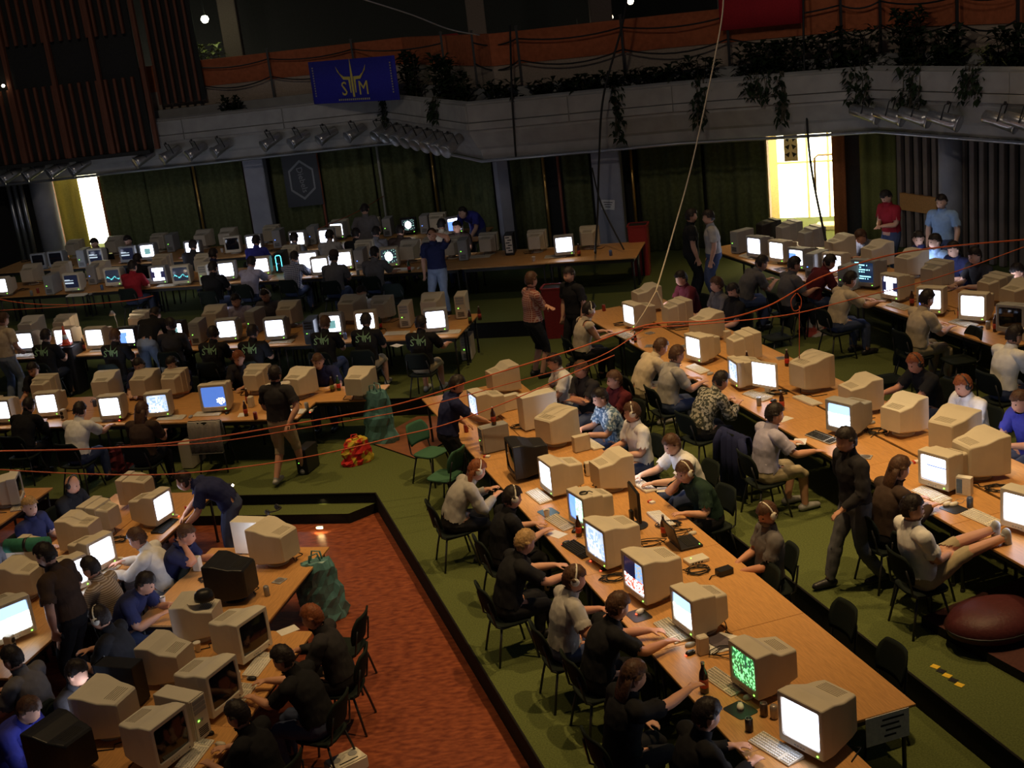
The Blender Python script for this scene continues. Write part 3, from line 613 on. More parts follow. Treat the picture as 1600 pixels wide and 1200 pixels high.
def chair(p, z, yaw, label, group, m_=None):
    t = thing('stacking_chair', label, 'chair', (p.x, p.y, z), RAD(yaw - 90), group); m_ = m_ or M_CHAIR
    link('seat', CH[0], m_, t); link('backrest', CH[1], m_, t); link('frame', CH[2], M_METAL, t)
    for sx in (-1, 1):
        for sy in (-1, 1): link('leg', LEGM[(sx, sy)], M_METAL, t, loc=(sx * .165, sy * .13 + .01, 0))
    return t

NU, NV = 24, 18
def pic_mesh(name, w, h, fn, bulge=.018):
    mb = MB(); vs_ = []; fs_ = []
    for j in range(NV + 1):
        for i in range(NU + 1):
            u, v = i / NU, j / NV; x = (0.5 - u) * w; z = (v - .5) * h; vs_.append((x, bulge * (1 - ((2 * u - 1) ** 2 + (2 * v - 1) ** 2) / 2), z))
    for j in range(NV):
        for i in range(NU): a = j * (NU + 1) + i; fs_.append((a, a + NU + 1, a + NU + 2, a + 1))
    mb.add(vs_, [f[::-1] for f in fs_]); me = mb.mesh(name, True)
    if fn:
        at_ = me.color_attributes.new('picture', 'FLOAT_COLOR', 'CORNER'); k = 0
        cols = []
        for j in range(NV):
            for i in range(NU): c = fn((i + .5) / NU, (j + .5) / NV); g = 1.0 if min(c) > .7 else .32; cols += [tuple(x * g for x in c)] * 4
        flatc = [v for c in cols for v in (*c, 1.0)]; at_.data.foreach_set('color', flatc)
    return me
WH = (.74, .80, 1.0)
_r = random.Random(3); _blob = [[_r.random() for _ in range(NU)] for _ in range(NV)]
def nb(u, v): return _blob[int(v * NV) % NV][int(u * NU) % NU]
def p_window(u, v):
    if v < .07: return (.25, .3, .45)
    if .62 < v < .68 and u > .25: return (.15, .2, .6)
    if .70 < v < .74 and .3 < u < .8: return (.4, .4, .4)
    return WH
def p_desk(u, v):
    if (u - .78) ** 2 + (v - .3) ** 2 < .03 and nb(u, v) > .35: return (.9, .95, 1)
    return (.05, .11, .34)
def p_green(u, v):
    n_ = nb(u, v) * .6 + nb(u * .5, v * .5) * .4
    if abs(u - .42) < .05 and .25 < v < .6: return (.01, .05, .02)
    return (.02, .22 * n_ + .02, .03) if n_ < .6 else (.2, .75, .25)
def p_red(u, v):
    if v < .08: return (.7, .75, .9)
    if u < .62 and v > .42: return (.005, .005, .02)
    if v > .42: return (.15, .3, .8) if nb(u, v) > .5 else (.3, .3, .3)
    return (.85, .12, .08) if nb(u, v) > .4 else (.8, .8, .85)
def p_game(u, v):
    n_ = nb(u * .7, v * .7); b = .2 + .8 * (1 - abs(u - .4)) * (1 - v * .5)
    return (b * .75, b * .85, b) if n_ > .35 else (.25, .35, .7)
def p_sky(u, v): return (.35, .55, .95) if v > .6 else ((.85, .92, 1) if nb(u, v) > .25 else (.5, .75, .95))
def p_bluegreen(u, v): return (.15, .3, .95) if u < .5 else ((.35, .6, .35) if nb(u, v) > .5 else (.55, .75, .8))
def p_text(u, v):
    row = int(v * 9); L = (.3, .75, .9, .2, .6, .85, .4, .7, .3)[row % 9]
    return (.35, .85, 1.0) if (v * 9) % 1 > .5 and .1 < u < L and nb(u, v) > .25 else (.005, .012, .03)
def p_circle(u, v): return (.9, .95, 1) if (u - .5) ** 2 + ((v - .5) * .75) ** 2 < .06 else ((.25, .5, .4) if nb(u, v) > .9 else (.01, .015, .02))
def p_ibeam(u, v): return WH if (v > .72 or v < .25 or .3 < u < .72) and .12 < u < .9 else (.01, .01, .03)
def p_frame(u, v): return (.09, .2, .2) if .3 < u < .75 and .2 < v < .7 else WH
def p_pink(u, v): return (.75, .45, .6) if .25 < u < .7 and .2 < v < .75 and int(v * 14) % 2 else WH
def p_bluebar(u, v): return WH if u > .55 or v > .8 or (v < .5 and u > .45) else (.12, .25, .85)
def p_termdim(u, v): return (.25, .3, .35) if int(v * 9) % 2 and u < .2 + .6 * nb(.1, v) and .3 < v < .8 else (.004, .005, .012)
def p_chart(u, v): return (.1, .5, .55) if abs(v - .35 - .08 * math.sin(u * 12)) < .05 and nb(u, v) > .3 else (.01, .012, .02)
PICS = {'white': (lambda u, v: WH, 'glowing white screen'), 'window': (p_window, 'white screen with a blue bar'), 'desk': (p_desk, 'deep blue desktop screen'), 'green': (p_green, 'green lit game screen'), 'red': (p_red, 'black and red game screen'),
        'game': (p_game, 'bright bluish game screen'), 'sky': (p_sky, 'pale blue game screen'), 'bluegreen': (p_bluegreen, 'blue and green game screen'), 'text': (p_text, 'cyan text on dark screen'), 'circle': (p_circle, 'white disc on dark screen'),
        'ibeam': (p_ibeam, 'white I-shaped picture on screen'), 'frame': (p_frame, 'white screen with dark centre'), 'pink': (p_pink, 'white screen with pinkish window'), 'bluebar': (p_bluebar, 'white and blue screen'), 'dim': (p_termdim, 'dark screen with faint text'), 'chart': (p_chart, 'dark screen with cyan dots'), 'off': (None, 'switched-off dark screen')}
STY = {  # width, height, depth, sections along depth: (depth fraction, width fraction, bottom lift, top fraction)
 'a': (.40, .39, .42, [(.0, 1, 0, 1), (.30, 1, 0, 1), (.31, .93, .03, .965), (.62, .90, .04, .93), (.64, .84, .05, .86), (1.0, .62, .12, .78)]),
 'b': (.41, .40, .44, [(.0, 1, 0, 1), (.22, 1, 0, 1.01), (.36, .98, .0, 1.0), (.46, .95, .02, .93), (.54, .93, .03, .87), (.60, .90, .04, .84), (1.0, .74, .10, .78)]),
 'c': (.46, .44, .47, [(.0, 1, 0, 1), (.20, 1, 0, 1), (.30, .97, .0, .985), (.45, .92, .02, .93), (.60, .87, .03, .88), (.80, .80, .05, .865), (.96, .72, .08, .84), (1.0, .66, .10, .80)]),
 'd': (.38, .37, .40, [(.0, 1, 0, 1), (.24, 1, 0, 1), (.25, .95, .02, .95), (.55, .92, .03, .94), (.95, .72, .08, .84), (1.0, .66, .1, .80)])}
CRT = {}
def crt_meshes(st):
    if st in CRT: return CRT[st]
    w, h, d, secs = STY[st]; zb = .055; y0 = d * .5; mb = MB(); rings = []
    def rg(y, ww, z0, z1, r): return [(x, y, z) for x, z in rrect(ww, z1 - z0, r, 4, 0, (z0 + z1) / 2)]
    iw, ih = w - .075, h - .105; iz0 = zb + .065; iz1 = iz0 + ih
    rings += [rg(y0 - .014, iw - .012, iz0 + .006, iz1 - .006, .02), rg(y0 - .002, iw, iz0, iz1, .018), rg(y0, iw + .012, iz0 - .006, iz1 + .006, .02), rg(y0, w - .012, zb + .006, zb + h - .006, .016)]
    for f, wf, lo, tf in secs:
        y = y0 - .008 - f * (d - .008); rings.append(rg(y, w * wf, zb + h * lo, zb + h * tf, .016 + .02 * (1 - wf)))
    mb.loft(rings, 0, False); n = 20; mb.add(rings[-1], [tuple(range(n))]); body = mb.mesh('housing', False)
    bm = bmesh.new(); bm.from_mesh(body); bmesh.ops.recalc_face_normals(bm, faces=bm.faces); bm.to_mesh(body); bm.free()
    base = MB(); base.lathe([(.13, 0), (.135, .012), (.11, .022), (.075, .035), (.085, .062)], n=20)
    vent = MB()
    for k in range(6):
        f = .66 + .045 * k; f0 = [s for s in secs if s[0] <= f][-1]; f1 = [s for s in secs if s[0] >= f][0]; q = 0 if f1[0] == f0[0] else (f - f0[0]) / (f1[0] - f0[0])
        tz = zb + h * (f0[3] + (f1[3] - f0[3]) * q); vent.box((0, y0 - .008 - f * (d - .008), tz - .001), (w * .48, .006, .006))
    led = MB(); led.box((-w / 2 + .06, y0 + .001, zb + .028), (.014, .006, .009))
    btn = MB()
    for k in range(4): btn.box((-.03 + .03 * k, y0 + .001, zb + .028), (.016, .006, .009))
    CRT[st] = (body, base.mesh('pedestal', True), vent.mesh('vent'), led.mesh('power_light'), btn.mesh('button_strip'), (iw, ih, y0 - .012, (iz0 + iz1) / 2), (w, h, d, zb)); return CRT[st]
SCR = {}
CORDS = []
for k_ in range(4):
    r_ = random.Random(k_ + 40); a_ = r_.choice((-1, 1)); mb = MB()
    mb.tube([(0.02 * a_, -.12, .12), (.03 * a_, -.19, .10), (.05 * a_, -.22, .02), (.10 * a_, -.20, .006), (.17 * a_, -.13 - .04 * r_.random(), .006), (.24 * a_, -.17, .006), (.27 * a_, -.06 - .1 * r_.random(), .006), (.31 * a_, .02, .006)], .0055, 5)
    CORDS.append(mb.mesh('power_cord', True))
PLACE = {'T1': 'on the pit-side table', 'T2': 'on the middle table', 'T3': 'on the slat-side table', 'A': 'on the aisle-side row', 'B': 'on the black-shirts row',
         'C': 'on the second rear row', 'D': 'on the rearmost row', 'PM': 'on the pit mat table', 'PR': 'on the red-floor pit table'}
ZT = {'T1': L1 + TT, 'T2': L2 + TT, 'T3': L3 + TT, 'A': L1 + TT, 'B': L2 + TT, 'C': L3 + TT, 'D': L3 + TT, 'PM': TT, 'PR': TT}
M_VENT = mat('vent_shadow_beige', (.26, .22, .16), .7)
MCOL = {'beige': M_BEIGE, 'cream': M_CREAM, 'grey': M_GREY, 'black': M_BLK}
def monitor(px, py, pl, yaw, st='a', pic='white', col='beige', extra='', pos=None, zoff=0.0):
    body, base, vent, led, btn, (iw, ih, ys, zs), (w_, h_, d_, zb) = crt_meshes(st); z = ZT[pl] + zoff
    p = pos if pos is not None else at(px, py, z + .24)
    p = clear_of_tables(p, ZT[pl] - TT, .16, True)
    size = 'large ' if st == 'c' else ''
    facing = abs(((yaw - math.degrees(math.atan2(-p.y, -p.x)) + 180) % 360) - 180) < 88
    if not facing and pic == 'off' and random.random() < .85: pic = random.choice(('white', 'white', 'white', 'window', 'game'))
    desc = ('%s%s CRT monitor with %s %s' % (size, col, PICS[pic][1], PLACE[pl])) if facing else ('%s%s CRT monitor seen from behind %s' % (size, col, PLACE[pl]))
    if extra: desc = '%s%s CRT monitor %s' % (size, col, extra)
    t = thing('crt_monitor', desc, 'monitor', (p.x, p.y, z), RAD(yaw - 90), 'monitors ' + PLACE[pl])
    link('housing', body, MCOL[col], t); link('pedestal', base, MCOL[col], t); link('vent', vent, M_VENT if col != 'black' else M_DARK, t); link('button_strip', btn, M_GREY, t); link('power_light', led, M_LEDG if pic != 'off' else M_DARK, t)
    link('power_cord', random.choice(CORDS), M_BCABLE, t)
    k = (st, pic)
    if k not in SCR: SCR[k] = pic_mesh('screen', iw, ih, PICS[pic][0])
    o = link('screen', SCR[k], M_SCREEN if pic != 'off' else M_GLASSD, t, loc=(0, ys - .006, zs)); o['label'] = PICS[pic][1]
    return t
def tower_meshes():
    c = mk(lambda m: m.box((0, -.01, .215), (.195, .43, .42)), 'case', bev=(.006, 1)); f = mk(lambda m: m.box((0, .215, .215), (.20, .03, .43)), 'front_panel', bev=(.012, 2))
    bay = mk(lambda m: m.box((0, .232, 0), (.15, .004, .038)), 'drive_bay'); pb = mk(lambda m: m.lathe([(.014, 0), (.014, .006), (.01, .008)], n=10), 'power_button'); ld = mk(lambda m: m.box((0, .232, 0), (.016, .006, .008)), 'power_light'); ft = mk(lambda m: m.lathe([(.018, 0), (.018, .012)], n=8), 'foot')
    vn = mk(lambda m: [m.box((0, .232, .05 + .018 * k), (.12, .004, .007)) for k in range(5)], 'vent'); return c, f, bay, pb, ld, ft, vn
TW = tower_meshes()
def tower(p, z, yaw, label, col='beige', led=M_LEDG, front=None, k=1.0, group=None):
    t = thing('computer_tower', label, 'computer', (p.x, p.y, z), RAD(yaw - 90), group); t.scale = (k,) * 3; m_ = MCOL[col]; fm = MCOL[front] if front else m_
    link('case', TW[0], m_, t, loc=(0, 0, .01)); fp = link('front_panel', TW[1], fm, t, loc=(0, 0, .01))
    for i in range(3): link('drive_bay', TW[2], M_GREY if col != 'black' else M_DARK, fp, loc=(0, 0, .39 - .05 * i))
    o = link('power_button', TW[3], M_GREY, fp, loc=(0, .23, .2)); o.rotation_euler[0] = RAD(-90); link('power_light', TW[4], led, fp, loc=(.04, 0, .2)); link('vent', TW[6], M_DARK, fp)
    for sx in (-1, 1):
        for sy in (-1, 1): link('foot', TW[5], M_BLK, t, loc=(sx * .075, sy * .16, 0))
    return t
def keyboard_meshes():
    b = MB(); b.add([(-.23, -.085, 0), (.23, -.085, 0), (.23, .085, 0), (-.23, .085, 0), (-.23, -.085, .014), (.23, -.085, .014), (.23, .085, .032), (-.23, .085, .032)], [(0, 3, 2, 1), (4, 5, 6, 7), (0, 1, 5, 4), (1, 2, 6, 5), (2, 3, 7, 6), (3, 0, 4, 7)]); body = bevel(b.mesh('body'), .004, 1)
    ky = MB(); sl = (.032 - .014) / .17
    for r in range(6):
        y = -.065 + r * .0255 + (.006 if r == 5 else 0)
        for c in range(19):
            if c in (14,): continue
            x = -.208 + c * .0232
            if r == 0 and 4 <= c <= 8:
                if c == 6: ky.box((x, y, .0165 + sl * (y + .085)), (.11, .018, .008), taper=.9)
                continue
            ky.box((x, y, .0165 + sl * (y + .085)), (.019, .019, .008), taper=.82)
    return body, ky.mesh('keys')
KB_ = keyboard_meshes()
def keyboard(p, z, yaw, label, col='beige', group='keyboards on the tables'):
    t = thing('keyboard', label, 'keyboard', (p.x, p.y, z), RAD(yaw - 90), group); link('body', KB_[0], MCOL[col], t)
    o = link('keys', KB_[1], {'beige': M_KEY, 'cream': M_PAPER, 'black': M_DARK, 'grey': M_DARK}[col], t); o['kind'] = 'stuff'; return t
MOU = mk(lambda m: m.loft([[(x * q, y * q2, z) for x, y in [(.03 * math.cos(a) * (1 - .12 * math.sin(a)), .052 * math.sin(a)) for a in [2 * math.pi * i / 18 for i in range(18)]]] for q, q2, z in ((.95, .95, 0), (1, 1, .01), (.92, .95, .024), (.6, .7, .034), (.2, .3, .037))]), 'body', True)
MBT = mk(lambda m: [m.box((s * .011, .032, .0255), (.017, .028, .008)) for s in (-1, 1)], 'button')
MCB = mk(lambda m: m.tube([(0, .05, .012), (.01, .1, .006), (-.04, .17, .005), (.0, .24, .005)], .0025, 5), 'cable')
def mouse(p, z, yaw, label, m_=None, red=False, group='mice on the tables'):
    t = thing('computer_mouse', label, 'mouse', (p.x, p.y, z), RAD(yaw - 90), group); link('body', MOU, m_ or M_CREAM, t); link('button', MBT, M_GREY, t); link('cable', MCB, M_GREY, t)
    if red: o = link('sensor_glow', mk(lambda m: m.lathe([(.012, 0), (.012, .006)], n=8), 'sensor_glow'), M_LEDR, t, loc=(0, -.05, .004))
    return t
PAD = mk(lambda m: m.loft([[(x, y, z) for x, y in rrect(.24, .20, .03)] for z in (0, .004)]), 'mouse_pad')
def pad(p, z, yaw, label, m_=None): return tag(link('mouse_pad', PAD, m_ or M_BLK, loc=(p.x, p.y, z + .0005), rz=RAD(yaw - 90)), label, 'mouse pad', 'mouse pads on the tables')
BOT = mk(lambda m: m.lathe([(.03, 0), (.034, .01), (.034, .14), (.03, .17), (.014, .21), (.013, .245), (.010, .246)], n=14), 'glass', True); BLB = mk(lambda m: m.lathe([(.0348, .05), (.0348, .12), (.034, .121), (.034, .049)], n=14), 'paper_label', True); BCP = mk(lambda m: m.lathe([(.015, .24), (.015, .255), (.012, .258)], n=10), 'cap')
M_BGL = mat('brown_glass', (.05, .018, .008), .1, .6); M_COLA = mat('cola_bottle', (.035, .012, .01), .12, .6); M_GGL = mat('green_glass', (.02, .06, .02), .1, .6)
def bottle(p, z, label, m_=None, lab=(.5, .08, .05), k=1.0, group='bottles on the tables'):
    t = thing('drink_bottle', label, 'bottle', (p.x, p.y, z), 0, group); t.scale = (k,) * 3; link('glass', BOT, m_ or M_BGL, t); link('paper_label', BLB, mat('label_%d' % int(lab[0] * 100), lab, .6), t); link('cap', BCP, M_ALU, t); return t
CAN = mk(lambda m: m.lathe([(.026, 0), (.033, .008), (.033, .105), (.027, .117)], n=14), 'body', True); CLD = mk(lambda m: m.lathe([(.027, .115), (.028, .119), (.025, .119), (.024, .116)], n=14), 'lid')
def can(p, z, label, colr=(.03, .03, .035), group='drink cans on the tables'):
    t = thing('drink_can', label, 'can', (p.x, p.y, z), 0, group); link('body', CAN, mat('can_%d_%d' % (colr[0] * 100, colr[2] * 100), colr, .3, .5, metal=.3), t); link('lid', CLD, M_ALU, t); return t
CUP = mk(lambda m: m.lathe([(.025, 0), (.038, .10), (.04, .102), (.036, .10), (.024, .01)], n=14), 'cup', True)
def paper(p, z, rz, label, w_=.21, h_=.297, m_=None): mb = MB(); mb.box((0, 0, .0015), (w_, h_, .003)); return tag(link('paper_sheet', mb.mesh('paper_sheet'), m_ or M_PAPER, loc=(p.x, p.y, z), rz=rz), label, 'paper', 'loose sheets of paper on the tables')
HPB = mk(lambda m: m.tube([(.092 * math.cos(a), 0, .02 + .115 * math.sin(a)) for a in [math.pi * i / 12 for i in range(13)]], .009, 6), 'headband', True); HPC = mk(lambda m: m.lathe([(.02, -.012), (.036, -.010), (.04, .004), (.034, .014), (.01, .018)], n=12), 'ear_cup', True)
def headphones(t, m_, M=None):
    h = link('headphones', HPB, m_, t, M=M)
    for s in (-1, 1): o = link('ear_cup', HPC, m_, h, loc=(s * .088, 0, .01)); o.rotation_euler[1] = s * RAD(90)
    return h
CAPM = mk(lambda m: m.loft([[(x * q, y * q, z) for x, y in [(.085 * math.cos(a), .105 * math.sin(a)) for a in [2 * math.pi * i / 18 for i in range(18)]]] for q, z in ((1, 0), (1.02, .04), (.9, .085), (.6, .115), (.15, .125))]), 'crown', True)
CAPV = mk(lambda m: m.loft([[(x, y, z) for x, y in [(.08, .06), (.075, .12), (.045, .17), (0, .185), (-.045, .17), (-.075, .12), (-.08, .06)]] for z in (.0, .008)]), 'visor')
def lcd(px, py, pl, yaw, pic, label, pos=None):
    z = ZT[pl]; p = pos or at(px, py, z + .25); t = thing('flat_monitor', label, 'monitor', (p.x, p.y, z), RAD(yaw - 90), 'monitors ' + PLACE[pl]); dark = pic == 'off' or 'black' in label; lit = pic != 'off'
    m_ = M_BLK if dark else M_CREAM
    link('panel', mk(lambda m: m.box((0, 0, .29), (.42, .035, .37)), 'panel', bev=(.01, 2)), m_, t); link('stand', mk(lambda m: m.box((0, -.05, .1), (.07, .04, .2)), 'stand'), m_, t); link('foot', mk(lambda m: m.lathe([(.13, 0), (.13, .012), (.1, .02)], n=18), 'foot'), m_, t)
    link('screen', pic_mesh('screen', .37, .30, PICS[pic][0], 0), M_SCREEN if lit else M_GLASSD, t, loc=(0, .0185, .30)); return t
def laptop(p, z, yaw, label):
    t = thing('laptop', label, 'laptop', (p.x, p.y, z), RAD(yaw - 90)); link('base', mk(lambda m: m.box((0, 0, .015), (.32, .26, .03)), 'base', bev=(.006, 1)), M_BLK, t)
    ld = link('lid', mk(lambda m: m.box((0, 0, .13), (.32, .015, .26)), 'lid', bev=(.005, 1)), M_BLK, t, loc=(0, -.13, .03)); ld.rotation_euler[0] = RAD(14)
    link('screen', pic_mesh('screen', .28, .21, None, 0), M_GLASSD, ld, loc=(0, .0085, .13)); o = link('keys', mk(lambda m: [m.box((-.12 + .02 * c, -.03 + .02 * r, .032), (.016, .016, .005)) for r in range(5) for c in range(13)], 'keys'), M_DARK, t); o['kind'] = 'stuff'
    link('power_light', mk(lambda m: m.box((.13, .1, .031), (.012, .008, .003)), 'power_light'), M_LEDG, t); return t

# ---------------------------------------------------------------- tables
A1 = math.atan2(E1.y, E1.x); A2 = math.atan2(E2.y, E2.x); AN2 = math.atan2(N2.y, N2.x)
GT = {'T1': 'wooden folding table in the long double row beside the red pit', 'T2': 'wooden folding table in the middle double row', 'T3': 'wooden folding table in the row near the slatted wall', 'A': 'wooden folding table in the row along the green aisle', 'B': 'wooden folding table under the black-shirted players\' screens', 'C': 'wooden folding table in the second row from the curtains', 'D': 'wooden folding table in the rear row below the curtains', 'PM': 'wooden folding table in the pit under the rolled green mat', 'PR': 'wooden folding table in the pit beside the open red floor'}
def trow(pl, z, fn, cs, s0, s1, n, rz):
    ln = (s1 - s0) / n
    for c in cs:
        for k in range(n): table(fn(s0 + ln * (k + .5), c), z, rz, ln, GT[pl], 'folding tables ' + GT[pl].split('table ', 1)[1])
trow('T1', L1, sc, (4.12, 4.91), 7.99, 18.79, 6, A1); trow('T1', L1, sc, (4.12,), 6.19, 7.99, 1, A1); trow('T2', L2, sc, (7.60, 8.42), 8.4, 21.0, 7, A1); trow('T3', L3, sc, (11.12, 11.93), 14.0, 23.0, 5, A1)
trow('A', L1, ab, (17.78,), -14.8, -7.95, 4, A2); trow('A', L1, ab, (18.57,), -14.8, -6.95, 4, A2); trow('B', L2, ab, (21.0, 21.8), -16.2, -6.2, 6, A2); trow('C', L3, ab, (25.25, 26.05), -20.0, -3.6, 9, A2); trow('D', L3, ab, (28.2, 29.0), -20.4, -7.6, 7, A2)
trow('PM', L0, lambda s, c: ab(c, s), (-8.74, -9.53), 10.2, 15.2, 3, AN2); trow('PR', L0, lambda s, c: ab(c, s), (-5.76, -6.56), 7.6, 11.25, 2, AN2); trow('PR', L0, lambda s, c: ab(c, s), (-6.36, -7.15), 11.35, 13.35, 1, AN2)
table(ab(-11.5, 14.6), L0, AN2, 1.8, 'wooden folding table at the pit edge with white monitor', None)

# ---------------------------------------------------------------- monitors
F_ = 'off'
for a in [(1283, 1122, 213, 'c', 'white', 'with glaring white screen at the bare end of the long table'), (1195, 1037, 203, 'b', 'green', ''), (1105, 957, 202, 'a', 'sky', ''), (1022, 897, 202, 'c', 'red', ''), (960, 845, 204, 'c', 'game', ''), (925, 790, 204, 'a', 'bluegreen', 'with coiled cable on top and blue green screen'),
          (878, 740, 200, 'b', 'white', 'with white screen beside the black monitor on the long table'), (775, 628, 200, 'b', 'game', 'with bright screen facing the standing person in navy'), (785, 590, 20, 'b', F_, 'seen from behind at the far end of the pit-side table'), (868, 668, 40, 'c', F_, 'seen from behind with red sticker on its side'), (955, 735, 18, 'b', F_, '')]:
    monitor(a[0], a[1], 'T1', a[2], a[3], a[4], 'beige', a[5])
monitor(825, 715, 'T1', 192, 'c', F_, 'black', 'switched off between beige monitors')
lcd(992, 790, 'T1', 8, 'game', 'thin black flat monitor seen from behind on the pit-side table')
for a in [(1000, 490, 203, 'b', 'white', 'beige'), (1100, 540, 208, 'a', 'white', 'beige'), (1160, 575, 190, 'd', 'game', 'beige'), (1335, 645, 215, 'b', 'sky', 'grey'), (1478, 728, 212, 'a', 'window', 'beige'), (1612, 790, 215, 'b', 'white', 'cream'),
          (1010, 465, 15, 'b', F_, 'beige'), (1056, 487, 20, 'a', F_, 'beige'), (1103, 508, 25, 'b', F_, 'beige'), (1155, 540, 15, 'a', F_, 'beige'), (1266, 583, 25, 'c', F_, 'beige'), (1336, 612, 15, 'b', F_, 'beige'), (1411, 648, 30, 'b', F_, 'cream'), (1488, 676, 35, 'c', F_, 'beige'), (1530, 712, 15, 'c', F_, 'beige')]:
    monitor(a[0], a[1], 'T2', a[2], a[3], a[4], a[5])
lcd(1195, 590, 'T2', 222, 'white', 'thin pale flat monitor with white screen on the middle table')
for a in [(1190, 383, 213, 'a', 'white', 'grey'), (1225, 390, 213, 'a', 'pink', 'beige'), (1255, 400, 215, 'd', 'bluebar', 'grey'), (1310, 410, 225, 'a', 'window', 'beige'), (1362, 425, 220, 'c', 'text', 'grey'), (1405, 445, 208, 'a', 'ibeam', 'beige'), (1460, 465, 232, 'a', 'bluebar', 'beige'), (1530, 475, 228, 'b', 'white', 'beige'), (1594, 492, 225, 'a', F_, 'grey'),
          (1272, 372, 15, 'a', F_, 'grey'), (1312, 386, 15, 'b', F_, 'beige'), (1372, 393, 20, 'b', F_, 'beige'), (1430, 410, 25, 'b', F_, 'beige'), (1462, 428, 30, 'a', F_, 'beige'), (1553, 450, 20, 'a', F_, 'beige'), (1592, 462, 20, 'b', F_, 'beige'), (1232, 362, 15, 'a', F_, 'grey'), (1200, 358, 15, 'd', F_, 'black')]:
    monitor(a[0], a[1], 'T3', a[2], a[3], a[4], a[5])
for a in [(12, 637, 258, 'a', 'white', 'beige'), (82, 627, 262, 'b', 'white', 'beige'), (168, 632, 262, 'a', 'white', 'beige'), (252, 627, 266, 'a', 'game', 'beige'), (338, 618, 262, 'c', 'desk', 'beige'), (437, 615, 275, 'a', 'sky', 'beige'),
          (75, 603, 75, 'a', F_, 'beige'), (167, 601, 80, 'b', F_, 'cream'), (227, 599, 70, 'b', F_, 'beige'), (275, 594, 75, 'a', F_, 'beige'), (403, 590, 70, 'a', F_, 'beige'), (468, 598, 60, 'b', F_, 'beige'), (562, 598, 66, 'b', F_, 'beige')]:
    monitor(a[0], a[1], 'A', a[2], a[3], a[4], a[5])
for a in [(47, 530, 258, 'a', 'white', 'grey'), (108, 525, 258, 'b', 'white', 'beige'), (157, 525, 255, 'b', 'white', 'beige'), (206, 522, 255, 'd', 'bluebar', 'black'), (278, 515, 262, 'a', 'frame', 'black'), (360, 512, 262, 'b', 'white', 'grey'), (443, 510, 260, 'b', 'pink', 'grey'), (522, 504, 262, 'b', 'frame', 'grey'), (587, 497, 262, 'a', 'white', 'beige'), (683, 497, 264, 'b', 'white', 'grey'),
          (273, 478, 70, 'a', F_, 'beige'), (342, 492, 75, 'b', F_, 'beige'), (462, 482, 75, 'b', F_, 'beige'), (560, 476, 70, 'c', F_, 'beige'), (605, 476, 75, 'a', F_, 'beige'), (675, 478, 75, 'b', F_, 'beige'), (75, 500, 75, 'b', F_, 'cream'), (120, 500, 75, 'a', F_, 'beige')]:
    monitor(a[0], a[1], 'B', a[2], a[3], a[4], a[5])
for a in [(8, 445, 258, 'b', 'white', 'beige'), (115, 440, 258, 'a', 'dim', 'cream'), (182, 430, 260, 'a', 'chart', 'cream'), (252, 427, 262, 'a', 'ibeam', 'grey'), (287, 427, 264, 'b', 'chart', 'cream'), (358, 420, 262, 'a', 'white', 'grey'), (412, 413, 262, 'a', 'white', 'beige'), (478, 408, 262, 'c', 'white', 'grey'), (502, 414, 262, 'a', 'white', 'beige'), (541, 403, 264, 'b', 'white', 'beige'), (604, 398, 262, 'b', 'circle', 'beige'), (883, 380, 264, 'b', 'white', 'grey'),
          (48, 428, 80, 'b', F_, 'beige'), (95, 424, 75, 'a', F_, 'beige'), (155, 424, 75, 'b', F_, 'beige'), (262, 408, 75, 'a', F_, 'beige'), (318, 412, 75, 'a', F_, 'cream'), (455, 398, 75, 'a', F_, 'beige'), (570, 390, 75, 'a', F_, 'beige'), (640, 392, 75, 'b', F_, 'beige'), (705, 386, 75, 'a', F_, 'beige'), (762, 380, 75, 'a', F_, 'beige'), (838, 376, 75, 'a', F_, 'beige'), (920, 370, 75, 'a', F_, 'beige')]:
    monitor(a[0], a[1], 'C', a[2], a[3], a[4], a[5])
for a in [(58, 408, 260, 'd', F_, 'grey'), (90, 403, 260, 'a', F_, 'grey'), (152, 400, 260, 'a', 'dim', 'cream'), (198, 398, 262, 'a', 'dim', 'grey'), (235, 391, 262, 'a', 'frame', 'grey'), (305, 387, 262, 'a', 'white', 'grey'), (367, 380, 262, 'a', F_, 'beige'), (408, 377, 262, 'a', 'white', 'grey'), (468, 372, 262, 'a', 'white', 'grey'), (515, 367, 262, 'a', 'white', 'grey'), (565, 340, 250, 'a', 'white', 'grey'), (640, 350, 262, 'd', 'circle', 'black'), (705, 352, 285, 'a', 'bluebar', 'grey'),
          (130, 384, 75, 'a', F_, 'beige'), (185, 381, 75, 'b', F_, 'beige'), (260, 373, 75, 'a', F_, 'beige'), (335, 366, 75, 'b', F_, 'beige'), (372, 363, 75, 'b', F_, 'beige'), (440, 358, 75, 'a', F_, 'beige'), (540, 352, 75, 'b', F_, 'beige'), (590, 348, 75, 'a', F_, 'beige'), (690, 342, 75, 'a', F_, 'beige')]:
    monitor(a[0], a[1], 'D', a[2], a[3], a[4], a[5])
for a in [(235, 792, -24, 'b', 'white', 'beige', ''), (142, 862, -34, 'b', 'white', 'beige', 'with white screen, far one of the close pair in the pit'), (100, 895, -42, 'b', 'white', 'beige', 'with white screen, near one of the close pair in the pit'), (8, 965, -48, 'c', 'sky', 'cream', 'with pale blue screen behind the tall standing person'),
          (214, 762, 165, 'd', F_, 'beige', ''), (128, 828, 165, 'b', F_, 'beige', ''), (158, 806, 160, 'a', F_, 'beige', ''), (35, 905, 165, 'b', F_, 'beige', ''), (50, 868, 165, 'a', F_, 'beige', 'under the rolled green mat')]:
    monitor(a[0], a[1], 'PM', a[2], a[3], a[4], a[5], a[6])
monitor(8, 765, 'PM', 10, 'a', F_, 'cream', 'with dark screen at the pit edge table', zoff=0)
